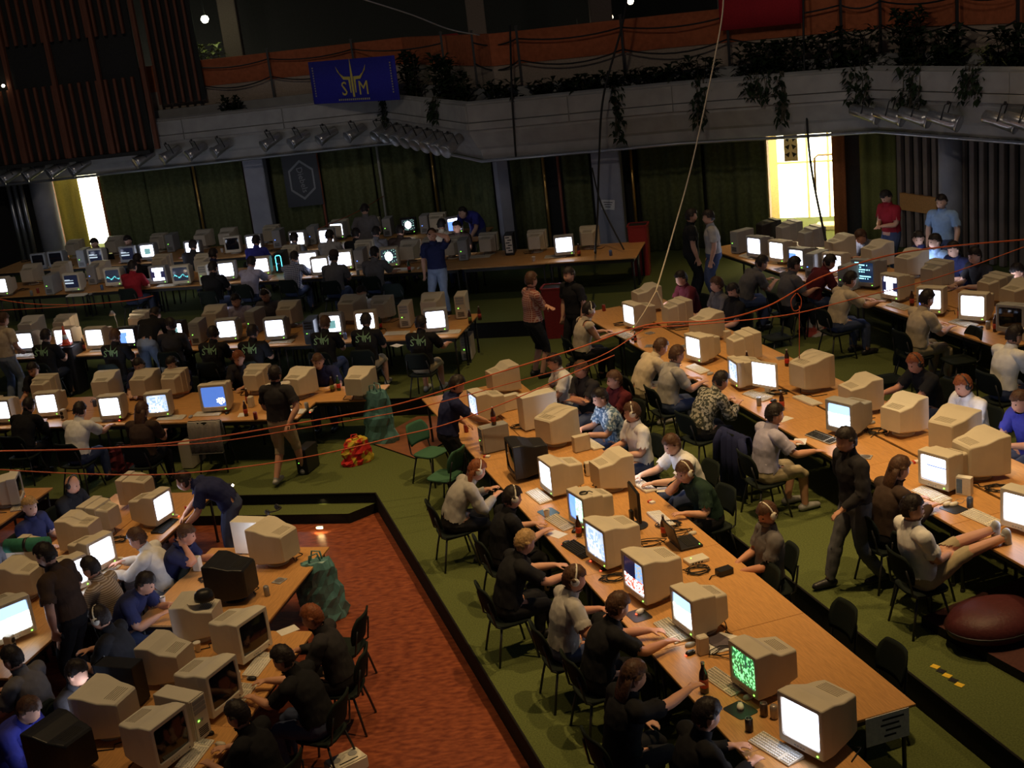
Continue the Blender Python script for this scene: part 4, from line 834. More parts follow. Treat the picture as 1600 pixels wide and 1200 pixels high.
for a in [(430, 850, 150, 'c', F_, 'beige', ''), (345, 905, 165, 'c', F_, 'black', 'seen from behind in the pit'), (312, 962, 172, 'b', F_, 'cream', 'with a baseball cap on top'), (372, 992, -32, 'c', F_, 'cream', 'with dark screen facing the person in black'), (262, 1030, 160, 'b', F_, 'cream', ''), (322, 1072, -28, 'c', F_, 'cream', 'with dark screen beside the beige tower'), (175, 1105, 160, 'c', F_, 'cream', 'seen from behind beside the black tower in the pit'), (240, 1152, -30, 'c', F_, 'cream', 'with dark screen and small sticker on its side'), (100, 1172, 150, 'c', F_, 'black', 'seen from behind in the nearest pit row')]:
    monitor(a[0], a[1], 'PR', a[2], a[3], a[4], a[5], a[6])
# ---------------------------------------------------------------- people
X = Vector((1, 0, 0)); Z = Vector((0, 0, 1))
def ik(s, t, l1, l2, pole):
    d = t - s; L = max(.12, min(d.length, l1 + l2 - .004)); u = d.normalized(); a = (l1 * l1 - l2 * l2 + L * L) / (2 * L); h = math.sqrt(max(l1 * l1 - a * a, 0)); q = pole - u * pole.dot(u)
    return s + u * a + q.normalized() * h, s + u * L
class Pose: pass
def skeleton(sit=True, lean=10, bend=0, hp=12, hy=0, wr=None, wl=None, legs='sit', er=(.5, -.3, -1), el=(-.5, -.3, -1), side=0, fr=None, fl=None):
    P = Pose(); hz = .56 if sit else .94; P.hip = Vector((0, 0, hz)); pts = []; a = RAD(lean * .5); p = P.hip.copy()
    for k, ln in enumerate((.14, .16, .14, .07)):
        a = RAD(lean * (.5, .85, 1.1, 1.2)[k] + bend * (0, .5, 1, 1.1)[k]); d = Vector((math.sin(RAD(side)), math.sin(a), math.cos(a))).normalized(); p = p + d * ln; pts.append((p.copy(), d))
    P.sp = [(P.hip, Vector((0, math.sin(RAD(lean * .4)), 1)).normalized())] + pts; nb_, nd = pts[-1]; P.chest = pts[2]
    P.neck = nb_; hd = (nd + Vector((0, .15, .35))).normalized(); P.headc = nb_ + hd * .19
    M = Matrix.Rotation(RAD(hy), 4, 'Z') @ Matrix.Rotation(-RAD(hp), 4, 'X'); P.hm = Matrix.Translation(P.headc) @ M @ Matrix.Scale(1.09, 4)
    sh = pts[2][0] + pts[2][1] * .035; P.sR = sh + X * .20; P.sL = sh - X * .20
    wr = Vector(wr) if wr else P.sR + Vector((.06, .05, -.52)); wl = Vector(wl) if wl else P.sL + Vector((-.06, .05, -.52))
    P.eR, P.wR = ik(P.sR, wr, .285, .255, Vector(er)); P.eL, P.wL = ik(P.sL, wl, .285, .255, Vector(el))
    P.hR = P.hip + Vector((.09, 0, -.03)); P.hL = P.hip + Vector((-.09, 0, -.03))
    if legs == 'sit': fr = fr or (.13, .44, .085); fl = fl or (-.14, .36, .085); pk = Vector((.06, .6, 1)); pk2 = Vector((-.06, .6, 1))
    elif legs == 'up': fr = (.10, .82, .80); fl = (-.05, .80, .83); pk = pk2 = Vector((0, .2, 1))
    elif legs == 'walk': fr = (.1, .28, .085); fl = (-.1, -.22, .11); pk = pk2 = Vector((0, 1, .1))
    else: fr = fr or (.11, .02, .085); fl = fl or (-.12, -.02, .085); pk = Vector((.2, 1, 0)); pk2 = Vector((-.2, 1, 0))
    P.kR, P.aR = ik(P.hR, Vector(fr), .435, .435, pk); P.kL, P.aL = ik(P.hL, Vector(fl), .435, .435, pk2)
    return P
def tubev(mb, pts, rs, n=10):
    pts = [Vector(p) for p in pts]; u0 = (pts[0] - pts[1]).normalized(); u1 = (pts[-1] - pts[-2]).normalized()
    P2 = [pts[0] + u0 * rs[0] * .95, pts[0] + u0 * rs[0] * .6] + pts + [pts[-1] + u1 * rs[-1] * .6, pts[-1] + u1 * rs[-1] * .95]
    R2 = [rs[0] * .3, rs[0] * .78] + list(rs) + [rs[-1] * .78, rs[-1] * .3]
    # densify so bends stay round
    mb.tube(P2, R2, n)
def seg(p, q, n): return [p.lerp(q, k / n) for k in range(n + 1)]
def limb(mb, a, b, c, r):          # r: radii at a, mid, b, mid, c
    tubev(mb, [a, a.lerp(b, .45), b.lerp(a, .12), b.lerp(c, .12), b.lerp(c, .35), c], [r[0], r[1], r[2], r[2], r[3], r[4]])
BONES = ('spine0', 'spine1', 'neck', 'head', 'uarm', 'farm', 'hand', 'thigh', 'shin', 'foot')
def body_mesh(P):
    mb = MB(); n = 18
    prof = [(-.11, .08, .07), (-.085, .15, .115), (-.03, .188, .142), (.05, .188, .140), (.14, .172, .128), (.22, .170, .126), (.30, .184, .134), (.38, .194, .130), (.44, .185, .112), (.485, .125, .09), (.52, .068, .066), (.58, .058, .06)]
    def spine(t):
        L = 0
        ps = P.sp
        if t <= 0: return ps[0][0] + ps[0][1] * t, ps[0][1]
        for k in range(len(ps) - 1):
            ln = (ps[k + 1][0] - ps[k][0]).length
            if t <= L + ln: f = (t - L) / ln; return ps[k][0].lerp(ps[k + 1][0], f), ps[k][1].lerp(ps[k + 1][1], f).normalized()
            L += ln
        d = (P.headc - ps[-1][0]).normalized(); return ps[-1][0] + d * (t - L), d
    rings = []
    for t, rx, ry in prof:
        c, d = spine(t); yv = (Vector((0, 1, 0)) - d * d.y).normalized(); xv = yv.cross(d); rings.append([c + xv * rx * math.cos(q) + yv * ry * math.sin(q) for q in [2 * math.pi * i / n for i in range(n)]])
    mb.loft(rings)
    tubev(mb, [P.neck - (P.headc - P.neck) * .2, P.headc], [.058, .053])
    # head
    rings = []
    for k in range(1, 14):
        f = k / 14; z = -math.cos(math.pi * f); s = math.sin(math.pi * f); jaw = 1 - .20 * max(0, -z - .1); wx = .076 * s * jaw; wy = .095 * s * (1 - .10 * max(0, -z))
        rings.append([P.hm @ Vector((wx * math.cos(q), wy * math.sin(q) + (.012 if z < -.2 and math.sin(q) > 0 else 0), z * .118)) for q in [2 * math.pi * i / 18 for i in range(18)]])
    mb.loft(rings)
    nose = [P.hm @ Vector(v) for v in ((-.014, .085, -.028), (.014, .085, -.028), (0, .118, -.024), (0, .088, .026), (0, .08, -.04))]; mb.add(nose, [(0, 1, 4), (0, 2, 3), (2, 1, 3), (1, 0, 3), (0, 4, 2), (4, 1, 2)])
    for s in (-1, 1): tubev(mb, [P.hm @ Vector((s * .076, -.005, -.025)), P.hm @ Vector((s * .082, -.012, .02))], [.012, .016], 8)
    for s_, e, w_ in ((P.sR, P.eR, P.wR), (P.sL, P.eL, P.wL)):
        c = P.chest[0] + P.chest[1] * .03; tubev(mb, [c.lerp(s_, .55), s_], [.075, .063]); limb(mb, s_, e, w_, (.068, .060, .049, .049, .032))
    for s, e, w_ in ((1, P.eR, P.wR), (-1, P.eL, P.wL)):
        f = (w_ - e).normalized(); f = (f + Vector((0, 0, 0 if f.z < -.5 else -.1))).normalized(); up = Z if abs(f.z) < .8 else Vector((-s, .2, 0)); sd = f.cross(up).normalized(); nm = sd.cross(f).normalized()
        palm = w_ + f * .085; ring = []
        mb.loft([[w_ + f * t + sd * x * wv + nm * y * th for x, y in [(math.cos(q), math.sin(q)) for q in [2 * math.pi * i / 10 for i in range(10)]]] for t, wv, th in ((-.02, .026, .022), (.02, .034, .018), (.06, .042, .017), (.095, .040, .014))])
        for k, ln in enumerate((.068, .078, .074, .058)):
            b0 = w_ + f * .085 + sd * (.033 - .022 * k) * -s; d1 = (f + sd * (.16 - .11 * k) * -s - nm * .18).normalized(); d2 = (d1 - nm * .55).normalized(); tubev(mb, [b0, b0 + d1 * ln * .55, b0 + d1 * ln * .55 + d2 * ln * .5], [.0095, .009, .008], 7)
        b0 = w_ + f * .03 + sd * .030 * -s; d1 = (f * .75 + sd * .75 * -s - nm * .25).normalized(); tubev(mb, [b0, b0 + d1 * .045, b0 + d1 * .05 + (d1 + f * .6).normalized() * .035], [.0125, .011, .009], 7)
    for h, k, a in ((P.hR, P.kR, P.aR), (P.hL, P.kL, P.aL)):
        limb(mb, h, k, a, (.105, .091, .063, .060, .041)); t_ = (a - k).normalized(); fd = Vector((k.x - h.x, 0, 0)) * .3 + Vector((0, 1, 0)); fd = (fd - t_ * fd.dot(t_)); fd = (Vector((fd.x, fd.y, 0)) if abs(t_.z) > .6 else fd).normalized()
        toe = a + fd * .17 + (t_ * .042 if abs(t_.z) <= .6 else Vector((0, 0, -.042))); heel = a - fd * .045 + (t_ * .04 if abs(t_.z) <= .6 else Vector((0, 0, -.04))); tubev(mb, [heel, heel.lerp(toe, .45) + t_ * -.008, toe], [.040, .040, .031]); tubev(mb, [a, heel.lerp(toe, .2)], [.04, .04])
    return mb.mesh('body')
def seg_dist(V, a, b):
    a = np.array(a); b = np.array(b); d = b - a; t = np.clip(((V - a) @ d) / (d @ d), 0, 1); return np.linalg.norm(V - (a + t[:, None] * d), axis=1), t
POSES = {}
def make_pose(name, **kw):
    P = skeleton(**kw); me = body_mesh(P); o = bpy.data.objects.new('tmp', me); COL.objects.link(o)
    r = o.modifiers.new('r', 'REMESH'); r.mode = 'VOXEL'; r.voxel_size = .0105; r.adaptivity = 0
    s_ = o.modifiers.new('s', 'SMOOTH'); s_.iterations = 2; s_.factor = .5
    d = o.modifiers.new('d', 'DECIMATE'); d.ratio = .34
    POSES[name] = (P, o, {})
def finish_poses():
    dg = bpy.context.evaluated_depsgraph_get()
    for k in list(POSES):
        P, o, c = POSES[k]; me = bpy.data.meshes.new_from_object(o.evaluated_get(dg)); me.name = 'body'; me.materials.clear()
        for p in me.polygons: p.use_smooth = True
        n = len(me.vertices); V = np.empty(n * 3); me.vertices.foreach_get('co', V); V = V.reshape(-1, 3); N = np.empty(n * 3); me.vertices.foreach_get('normal', N); N = N.reshape(-1, 3)
        B = [('torso', P.hip + Vector((0, 0, -.02)), P.neck, .15), ('neck', P.neck, P.headc, .055), ('head', P.hm @ Vector((0, 0, -.05)), P.hm @ Vector((0, 0, .05)), .09)]
        for a, b, c_ in ((P.sR, P.eR, P.wR), (P.sL, P.eL, P.wL)): B += [('uarm', a, b, .055), ('farm', b, c_, .04), ('hand', c_, c_ + (c_ - b).normalized() * .17, .04)]
        for a, b, c_ in ((P.hR, P.kR, P.aR), (P.hL, P.kL, P.aL)):
            B += [('thigh', a, b, .08), ('shin', b, c_, .05)]; fd = Vector((0, 1, 0)); t_ = (c_ - b).normalized(); fd = Vector((0, 1, 0)) if abs(t_.z) > .6 else (fd - t_ * fd.dot(t_)).normalized(); B.append(('foot', c_ - fd * .04 + (Vector((0, 0, -.045)) if abs(t_.z) > .6 else t_ * .045), c_ + fd * .17 + (Vector((0, 0, -.05)) if abs(t_.z) > .6 else t_ * .05), .05))
        D = []; T = []
        for nm, a, b, r in B: d, t = seg_dist(V, a, b); D.append(d / r); T.append(t)
        D = np.array(D); T = np.array(T); idx = D.argmin(0); t = T[idx, np.arange(n)]; nm = np.array([b[0] for b in B])[idx]
        hl = (np.c_[V, np.ones(n)] @ np.array(P.hm.inverted()).T)[:, :3]
        c.update(V=V, N=N, nm=nm, t=t, hl=hl, F=[tuple(p.vertices) for p in me.polygons], body=me, sub={}); 
    for P, o, c in POSES.values(): me = o.data; bpy.data.objects.remove(o); bpy.data.meshes.remove(me)
def shell(pose, key):
    P, o, c = POSES[pose]
    if key in c['sub']: return c['sub'][key]
    nm, t, V, N, hl = c['nm'], c['t'], c['V'], c['N'], c['hl']; off = .012
    wr = .004 * np.sin(V[:, 2] * 47 + V[:, 0] * 31) * np.sin(V[:, 1] * 39 + V[:, 0] * 17)
    if key.startswith('shirt'):
        sl = {'tee': .78, 'long': 9, 'tank': .12}[key[6:]]
        msk = ((nm == 'torso') & (t > .06)) | ((nm == 'neck') & (t < .10)) | ((nm == 'uarm') & (t < sl)) | ((nm == 'farm') & (sl > 1) & (t < .93))
        if key[6:] == 'tank': msk &= ~((nm == 'torso') & (t > .90) & (np.abs(V[:, 0]) > .12))
        off = .017 + wr + .012 * ((nm == 'uarm') & (t > .5))
    elif key.startswith('legs'):
        sh = {'long': .97, 'shorts': .05}[key[5:]]
        msk = ((nm == 'torso') & (t < .14)) | (nm == 'thigh') | ((nm == 'shin') & (t < sh)); off = .011 + wr * .8 + .006 * (nm == 'shin')
    elif key == 'shoes': msk = (nm == 'foot') | ((nm == 'shin') & (t > .95)); off = .007 + 0 * wr
    else:
        x, y, z = hl[:, 0], hl[:, 1], hl[:, 2]; hd = (nm == 'head')
        line = np.where(y > .03, .048, np.where(y > -.015, .005, -.055)); msk = hd & (z > line); msk &= ~((np.abs(x) > .07) & (y > -.03) & (z < .012))
        off = .017 + .007 * np.sin(V[:, 0] * 160) * np.sin(V[:, 1] * 140 + V[:, 2] * 120) + .010 * np.clip(z / .1, 0, 1)
    V2 = V + N * (off if np.ndim(off) else np.full(len(V), off))[:, None]
    fs_ = [f for f in c['F'] if all(msk[i] for i in f)]; used = sorted({i for f in fs_ for i in f}); mp = {i: j for j, i in enumerate(used)}
    mb = MB(); mb.add([V2[i] for i in used], [tuple(mp[i] for i in f) for f in fs_]); 
    if key == 'hair_long':
        rings = []
        for k in range(7):
            q = k / 6; ctr = P.hm @ Vector((0, -.055 - .02 * q, .02)) + Vector((0, -.02 * math.sin(q * 3) - .045 * min(1, q * 2), -.34 * q)); wv = .088 + .02 * math.sin(q * 3.1); th = .05 * (1 - .55 * q)
            rings.append([ctr + Vector((wv * math.cos(a) * (1 - .3 * q), th * math.sin(a), .01 * math.sin(5 * a))) for a in [2 * math.pi * i / 14 for i in range(14)]])
        mb.loft(rings)
    c['sub'][key] = mb.mesh(key, True); return c['sub'][key]
kt = .80                                      # wrist height above the table for typing hands
make_pose('type', lean=12, bend=6, hp=14, wr=(.14, .46, kt), wl=(-.14, .46, kt))
make_pose('typel', lean=14, bend=10, hp=10, hy=35, wr=(.14, .46, kt), wl=(-.18, .46, kt))
make_pose('hunch', lean=24, bend=16, hp=24, wr=(.12, .52, kt), wl=(-.16, .52, kt), fr=(.13, .25, .085))
make_pose('mouse', lean=8, bend=8, hp=8, hy=-10, wr=(.30, .50, kt), wl=(-.12, .42, kt))
make_pose('reach', lean=18, bend=8, hp=18, hy=5, wr=(.20, .62, kt + .03), wl=(-.10, .60, kt + .02))
make_pose('onearm', lean=10, bend=6, hp=12, wr=(.10, .62, kt + .22), wl=(-.16, .30, .70))
make_pose('cheek', lean=20, bend=10, hp=12, hy=12, wr=(.09, .30, 1.08), wl=(-.22, .48, kt), er=(.4, .8, -.8))
make_pose('lap', lean=-8, bend=6, hp=18, hy=25, wr=(.10, .30, .72), wl=(-.10, .30, .72))
make_pose('upright', lean=2, bend=4, hp=4, hy=-25, wr=(.16, .34, .78), wl=(-.16, .34, .78))
make_pose('recline', lean=-20, bend=14, hp=4, hy=-20, wr=(.06, .26, .74), wl=(-.06, .24, .74), legs='up')
make_pose('shoulder', lean=10, bend=6, hp=14, hy=-15, wr=(.52, .22, 1.02), wl=(-.12, .44, kt), er=(.6, 0, -1))
make_pose('turn', lean=4, bend=8, hp=8, hy=65, wr=(.10, .34, .76), wl=(-.18, .42, kt))
make_pose('fold', lean=4, bend=6, hp=4, hy=-15, wr=(-.10, .22, .84), wl=(.10, .25, .80), er=(1, .2, -.6), el=(-1, .2, -.6))
make_pose('stand', sit=False, lean=3, hp=6, legs='stand')
make_pose('standback', sit=False, lean=6, bend=6, hp=22, legs='stand', wr=(.16, .24, 1.02), wl=(-.24, .06, .92))
make_pose('standhold', sit=False, lean=2, bend=8, hp=34, legs='stand', wr=(.04, .28, 1.12), wl=(-.06, .28, 1.12))
make_pose('standreach', sit=False, lean=12, bend=8, hp=24, legs='stand', wr=(.12, .52, 1.06), wl=(-.22, .30, .98))
make_pose('standraise', sit=False, lean=2, hp=8, hy=10, legs='stand', wl=(-.14, .12, 1.68), wr=None, el=(-1, .3, .2))
make_pose('standlean', sit=False, lean=42, bend=20, hp=6, hy=-20, legs='stand', wr=(.22, .62, .82), wl=(-.2, .60, .82))
make_pose('standfold', sit=False, lean=2, hp=6, hy=20, legs='stand', wr=(-.12, .22, 1.14), wl=(.12, .24, 1.18), er=(1, 0, -.5), el=(-1, 0, -.5))
make_pose('walk', sit=False, lean=6, hp=8, legs='walk', wr=(.24, -.16, .98), wl=(-.22, .28, 1.0))
finish_poses()
EYE = mk(lambda m: m.lathe([(.001, -.008), (.008, -.004), (.010, 0), (.008, .004), (.001, .008)], n=8), 'eye', True); LIP = mk(lambda m: m.box((0, 0, 0), (.042, .008, .010)), 'mouth', bev=(.003, 1))
SH = {}
def cloth(c, nm): return mat('cloth_' + nm.replace(' ', '_'), c, .88, .1, var=.10, scale=12, bump=.25)
SHIRT = {'black': cloth((.016, .016, .018), 'black'), 'dark': cloth((.03, .028, .03), 'charcoal'), 'navy': cloth((.025, .03, .085), 'navy'), 'blue': cloth((.045, .05, .30), 'blue'), 'white': cloth((.75, .74, .72), 'white'), 'grey': cloth((.36, .34, .32), 'grey'), 'dgrey': cloth((.13, .12, .12), 'dark grey'), 'red': cloth((.30, .02, .03), 'red'),
         'lblue': cloth((.28, .42, .66), 'light blue'), 'beige': cloth((.55, .46, .34), 'beige'), 'brown': cloth((.055, .036, .028), 'brown'), 'green': cloth((.02, .04, .028), 'dark green'), 'lilac': cloth((.40, .38, .50), 'lilac'), 'maroon': cloth((.11, .02, .025), 'maroon'),
         'camo': pattern('camouflage', 'noise', (.06, .065, .055), (.42, .40, .34), 26), 'bcamo': pattern('blue_print', 'noise', (.10, .17, .26), (.55, .66, .72), 20), 'plaid': pattern('blue_plaid', 'plaid', (.06, .07, .13), (.45, .45, .50), 9), 'rplaid': pattern('red_plaid', 'plaid', (.26, .07, .05), (.45, .30, .24), 9), 'stripe': pattern('brown_stripe', 'stripe', (.20, .14, .09), (.42, .34, .25), 14)}
SNAME = dict(black='black', dark='charcoal', navy='navy', blue='bright blue', white='white', grey='light grey', dgrey='dark grey', red='red', lblue='light blue', beige='beige', brown='brown', green='dark green', lilac='lilac', maroon='maroon', camo='camouflage', bcamo='blue patterned', plaid='blue plaid', rplaid='red plaid', stripe='brown striped')
TRO = {'jeans': cloth((.07, .09, .17), 'denim'), 'ljeans': cloth((.24, .30, .42), 'light denim'), 'dark': cloth((.02, .02, .022), 'dark trouser'), 'khaki': cloth((.42, .35, .22), 'khaki'), 'grey': cloth((.12, .12, .13), 'grey trouser')}
HAIR = {n_: mat('hair_' + n_, c, .55, .3, var=.35, scale=60, bump=.4) for n_, c in (('dark', (.018, .012, .010)), ('brown', (.075, .035, .018)), ('blond', (.36, .22, .09)), ('red', (.20, .06, .02)))}
PP = {'T1': 'at the pit-side table', 'T2': 'at the middle table', 'T3': 'at the table near the slats', 'A': 'at the aisle-side row', 'B': 'in the row of black shirts', 'C': 'in the second row from the curtains', 'D': 'in the rear row', 'PM': 'at the pit table with mat', 'PR': 'at the pit table by red floor', 'X': ''}
ACT = {'type': 'typing', 'typel': 'typing', 'hunch': 'hunched over keyboard', 'mouse': 'using a mouse', 'reach': 'reaching to keyboard', 'onearm': 'reaching an arm out', 'cheek': 'with hand on cheek', 'lap': 'with hands in lap', 'upright': 'sitting upright', 'recline': 'reclining with feet on table', 'shoulder': 'with arm on neighbour', 'turn': 'turned sideways', 'fold': 'with folded arms'}
PEOPLE = []
def person(hx, hy, pl, z, yaw, pose, shirt, sl='tee', tr='jeans', lg='long', hair='dark', ht='short', acc='', label=None, prn=None, skin=0, chair_m=None, face=False, sc_=1.0):
    P, o, c = POSES[pose]; rz = RAD(yaw - 90); hc = P.headc * sc_; tgt = at(hx, hy, z + hc.z); base = tgt - Matrix.Rotation(rz, 3, 'Z') @ Vector((hc.x, hc.y, 0)); base.z = z
    seated = P.hip.z < .7
    base = clear_of_tables(base, z, .24 if seated else .2)
    kind = {'tee': 't-shirt', 'long': 'sweater', 'tank': 'tank top'}[sl]; hd = '' if ht == 'bald' else '%s%s hair' % ('long ' if ht == 'long' else '', hair)
    acs = {'hp': ' and headphones', 'hpw': ' and white headphones', 'cap': ' and cap', '': ''}[acc]
    lb = label or 'person in %s %s with %s%s %s %s' % (SNAME[shirt], kind, hd or 'bald head', acs, ACT.get(pose, 'standing'), PP[pl])
    if len(lb.split()) > 16: lb = 'person in %s %s with %s%s %s' % (SNAME[shirt], kind, hd or 'bald head', acs, PP[pl])
    if len(lb.split()) > 16: lb = 'person in %s %s%s %s %s' % (SNAME[shirt], kind, acs.replace(' and', ' with'), ACT.get(pose, 'standing'), PP[pl])
    t = thing('person', lb, 'person', base, rz, 'people ' + (PP[pl] or 'standing around')); t.scale = (sc_,) * 3
    link('body', c['body'], M_SKIN[skin], t); so = link({'tee': 't_shirt', 'long': 'sweater', 'tank': 'tank_top'}[sl], shell(pose, 'shirt_' + sl), SHIRT[shirt], t); link('trousers' if lg == 'long' else 'shorts', shell(pose, 'legs_' + lg), TRO[tr], t); link('shoes', shell(pose, 'shoes'), M_BLK if tr != 'khaki' else M_GREY, t)
    if ht != 'bald': link('hair', shell(pose, 'hair_' + ht), HAIR[hair], t)
    if acc.startswith('hp'): headphones(t, M_CREAM if acc == 'hpw' else M_BLK, P.hm)
    if acc == 'cap':
        k = link('cap', CAPM, SHIRT['brown'], t, M=P.hm @ Matrix.Translation((0, 0, .035)) @ Matrix.Scale(1.06, 4)); link('visor', CAPV, SHIRT['brown'], k)
    if face:
        for s in (-1, 1): link('eye', EYE, M_EYE, t, M=P.hm @ Matrix.Translation((s * .030, .083, .012)))
        link('mouth', LIP, M_LIP, t, M=P.hm @ Matrix.Translation((0, .088, -.062)))
    if prn:
        cp, cdv = P.chest; bk = Vector((0, -cdv.z, cdv.y)).normalized(); org = cp - cdv * .06 + bk * .148; xv = Vector((1, 0, 0)); Mx = Matrix((( xv.x, cdv.x, bk.x, org.x), (xv.y, cdv.y, bk.y, org.y), (xv.z, cdv.z, bk.z, org.z), (0, 0, 0, 1)))
        link('shirt_print', TXT[prn], mat('green_print', (.22, .38, .20), .6), so, M=Mx)
        mbx = MB(); emblem(mbx, .22, 0.0); e_ = link('shirt_emblem', mbx.mesh('shirt_emblem'), MATS['green_print'], so, M=Mx @ Matrix.Rotation(RAD(-90), 4, 'X') @ Matrix.Translation((0, -.004, .05)))
    if seated: chair(base - Matrix.Rotation(rz, 3, 'Z') @ Vector((0, .02, 0)), z, yaw, ('dark chair under the ' + lb) if len(lb.split()) < 13 else 'dark chair under the person in %s %s %s' % (SNAME[shirt], kind, PP[pl]), 'occupied chairs ' + PP[pl], chair_m)
    PEOPLE.append((lb, base)); return t
p_ = person
# pit-side table, left side
p_(990, 1057, 'T1', L1, 22, 'onearm', 'black', 'tee', 'dark', hair='brown', ht='long', label='person in black t-shirt with long brown hair stretching an arm over keyboard')
p_(1104, 1118, 'T1', L1, 18, 'type', 'black', 'long', 'jeans', hair='dark', label='person in black sweater and blue jeans at the glaring white monitor')
p_(965, 948, 'T1', L1, 18, 'reach', 'black', hair='brown', tr='dark', skin=1, label='person in black t-shirt with brown hair, both arms stretched to keyboard')
p_(897, 905, 'T1', L1, 15.5, 'shoulder', 'grey', hair='brown', acc='hpw', skin=1)
p_(820, 848, 'T1', L1, 18, 'reach', 'black', hair='blond', tr='dark', label='blond person in black t-shirt reaching toward black keyboard')
p_(800, 778, 'T1', L1, 18, 'type', 'black', hair='dark', tr='dark', acc='hpw')
p_(745, 735, 'T1', L1, 15.5, 'hunch', 'grey', 'long', hair='red', ht='long', acc='hpw', label='person with long red hair and headphones hunched in grey top', tr='dark')
p_(722, 600, 'X', L1, 15.5, 'standreach', 'navy', tr='dark', hair='dark', label='person in navy t-shirt standing and reaching toward a monitor')
# pit-side table, right side
p_(938, 622, 'T1', L1, 197, 'type', 'bcamo', hair='dark', face=True); p_(988, 645, 'T1', L1, 200, 'upright', 'white', hair='brown', acc='hpw', face=True, label='person in glowing white t-shirt with headband sitting upright')
p_(1050, 695, 'T1', L1, 200, 'reach', 'white', hair='brown', skin=2, face=True, label='person in white shirt reaching to keyboard beside the headphone wearer')
p_(1070, 738, 'T1', L1, 205, 'cheek', 'green', hair='brown', acc='hpw', face=True, tr='dark'); p_(1180, 808, 'T1', L1, 185, 'lap', 'dgrey', hair='brown', acc='hpw', face=True, tr='dark', skin=1)
p_(908, 578, 'T1', L1, 215, 'fold', 'dark', hair='brown', face=True, skin=1); p_(960, 594, 'T1', L1, 205, 'fold', 'maroon', hair='brown', face=True, skin=1); p_(866, 566, 'T1', L1, 190, 'type', 'white', hair='dark', face=True, label='person in white and blue shirt facing the tall beige tower')
# middle table, left side
p_(920, 485, 'T2', L2, 15.5, 'type', 'beige', 'tank', hair='dark', acc='hpw', tr='dark'); p_(1032, 543, 'T2', L2, 18, 'hunch', 'beige', hair='brown', tr='khaki'); p_(1057, 555, 'T2', L2, 18, 'type', 'grey', hair='brown'); 
p_(1126, 596, 'T2', L2, 25, 'hunch', 'camo', 'long', tr='dark', hair='dark', label='person in camouflage jacket hunched over the middle table')
p_(1210, 648, 'T2', L2, 15.5, 'mouse', 'lilac', hair='dark', tr='khaki', lg='shorts'); p_(1322, 688, 'X', L2, 195, 'walk', 'dark', 'long', tr='grey', hair='dark', label='person in charcoal sweater walking past the middle table'); p_(1405, 733, 'T2', L2, 15.5, 'type', 'brown', 'long', hair='brown', ht='long', tr='dark')
p_(1425, 795, 'T2', L2, 12, 'recline', 'white', hair='dark', tr='khaki', lg='shorts', face=True)
# middle table, right side
p_(1430, 568, 'T2', L2, 200, 'reach', 'black', hair='red', acc='hp', face=True, skin=1); p_(1505, 603, 'T2', L2, 200, 'type', 'white', hair='red', acc='hp', face=True, label='person in white and navy raglan shirt with headphones at middle table'); p_(1594, 628, 'T2', L2, 200, 'type', 'blue', hair='brown', face=True)
p_(1050, 438, 'T2', L2, 200, 'type', 'maroon', hair='dark'); p_(1120, 445, 'T2', L2, 195, 'upright', 'dgrey', hair='brown', face=True); p_(1146, 455, 'T2', L2, 195, 'lap', 'black', hair='dark', acc='hp', face=True)
# table near the slats
p_(1190, 412, 'T3', L3, 15.5, 'hunch', 'dgrey', hair='dark'); p_(1241, 414, 'T3', L3, 15.5, 'type', 'dgrey', hair='dark', tr='dark'); p_(1298, 410, 'T3', L3, 15.5, 'hunch', 'maroon', hair='dark'); p_(1328, 438, 'T3', L3, 15.5, 'reach', 'beige', hair='dark'); p_(1448, 468, 'T3', L3, 15.5, 'type', 'beige', hair='dark', tr='khaki'); p_(1585, 525, 'T3', L3, 20, 'type', 'white', hair='dark')
p_(1345, 370, 'T3', L3, 205, 'hunch', 'dgrey', hair='brown', face=True); p_(1435, 374, 'T3', L3, 190, 'turn', 'navy', hair='dark', face=True, skin=2); p_(1461, 378, 'T3', L3, 215, 'upright', 'lblue', hair='dark', face=True, skin=2); p_(1490, 390, 'T3', L3, 205, 'type', 'navy', hair='dark', face=True, skin=2); p_(1523, 400, 'T3', L3, 200, 'type', 'dark', hair='dark', face=True, skin=2); p_(1590, 425, 'T3', L3, 200, 'hunch', 'brown', hair='dark', face=True)
p_(1385, 308, 'X', L3, 205, 'standhold', 'red', tr='jeans', hair='dark', label='standing person in long red t-shirt looking at something in both hands', face=True); p_(1471, 316, 'X', L3, 225, 'stand', 'lblue', tr='jeans', hair='dark', label='standing person in light blue t-shirt in front of the slats', face=True, skin=2)
p_(1080, 338, 'X', L3, 0, 'stand', 'black', tr='dark', hair='dark', label='standing person in black t-shirt facing a companion by the curtain'); p_(1107, 340, 'X', L3, 175, 'stand', 'grey', tr='jeans', hair='dark', label='standing person in pale t-shirt facing a companion by the curtain')
p_(830, 438, 'X', L2, 20, 'standfold', 'rplaid', tr='dark', lg='shorts', hair='brown', label='standing person in red plaid shirt near the red bin', sc_=1.03); p_(889, 430, 'X', L2, 215, 'stand', 'black', tr='dark', lg='shorts', hair='dark', label='standing person in black printed t-shirt beside the red bin', face=True)
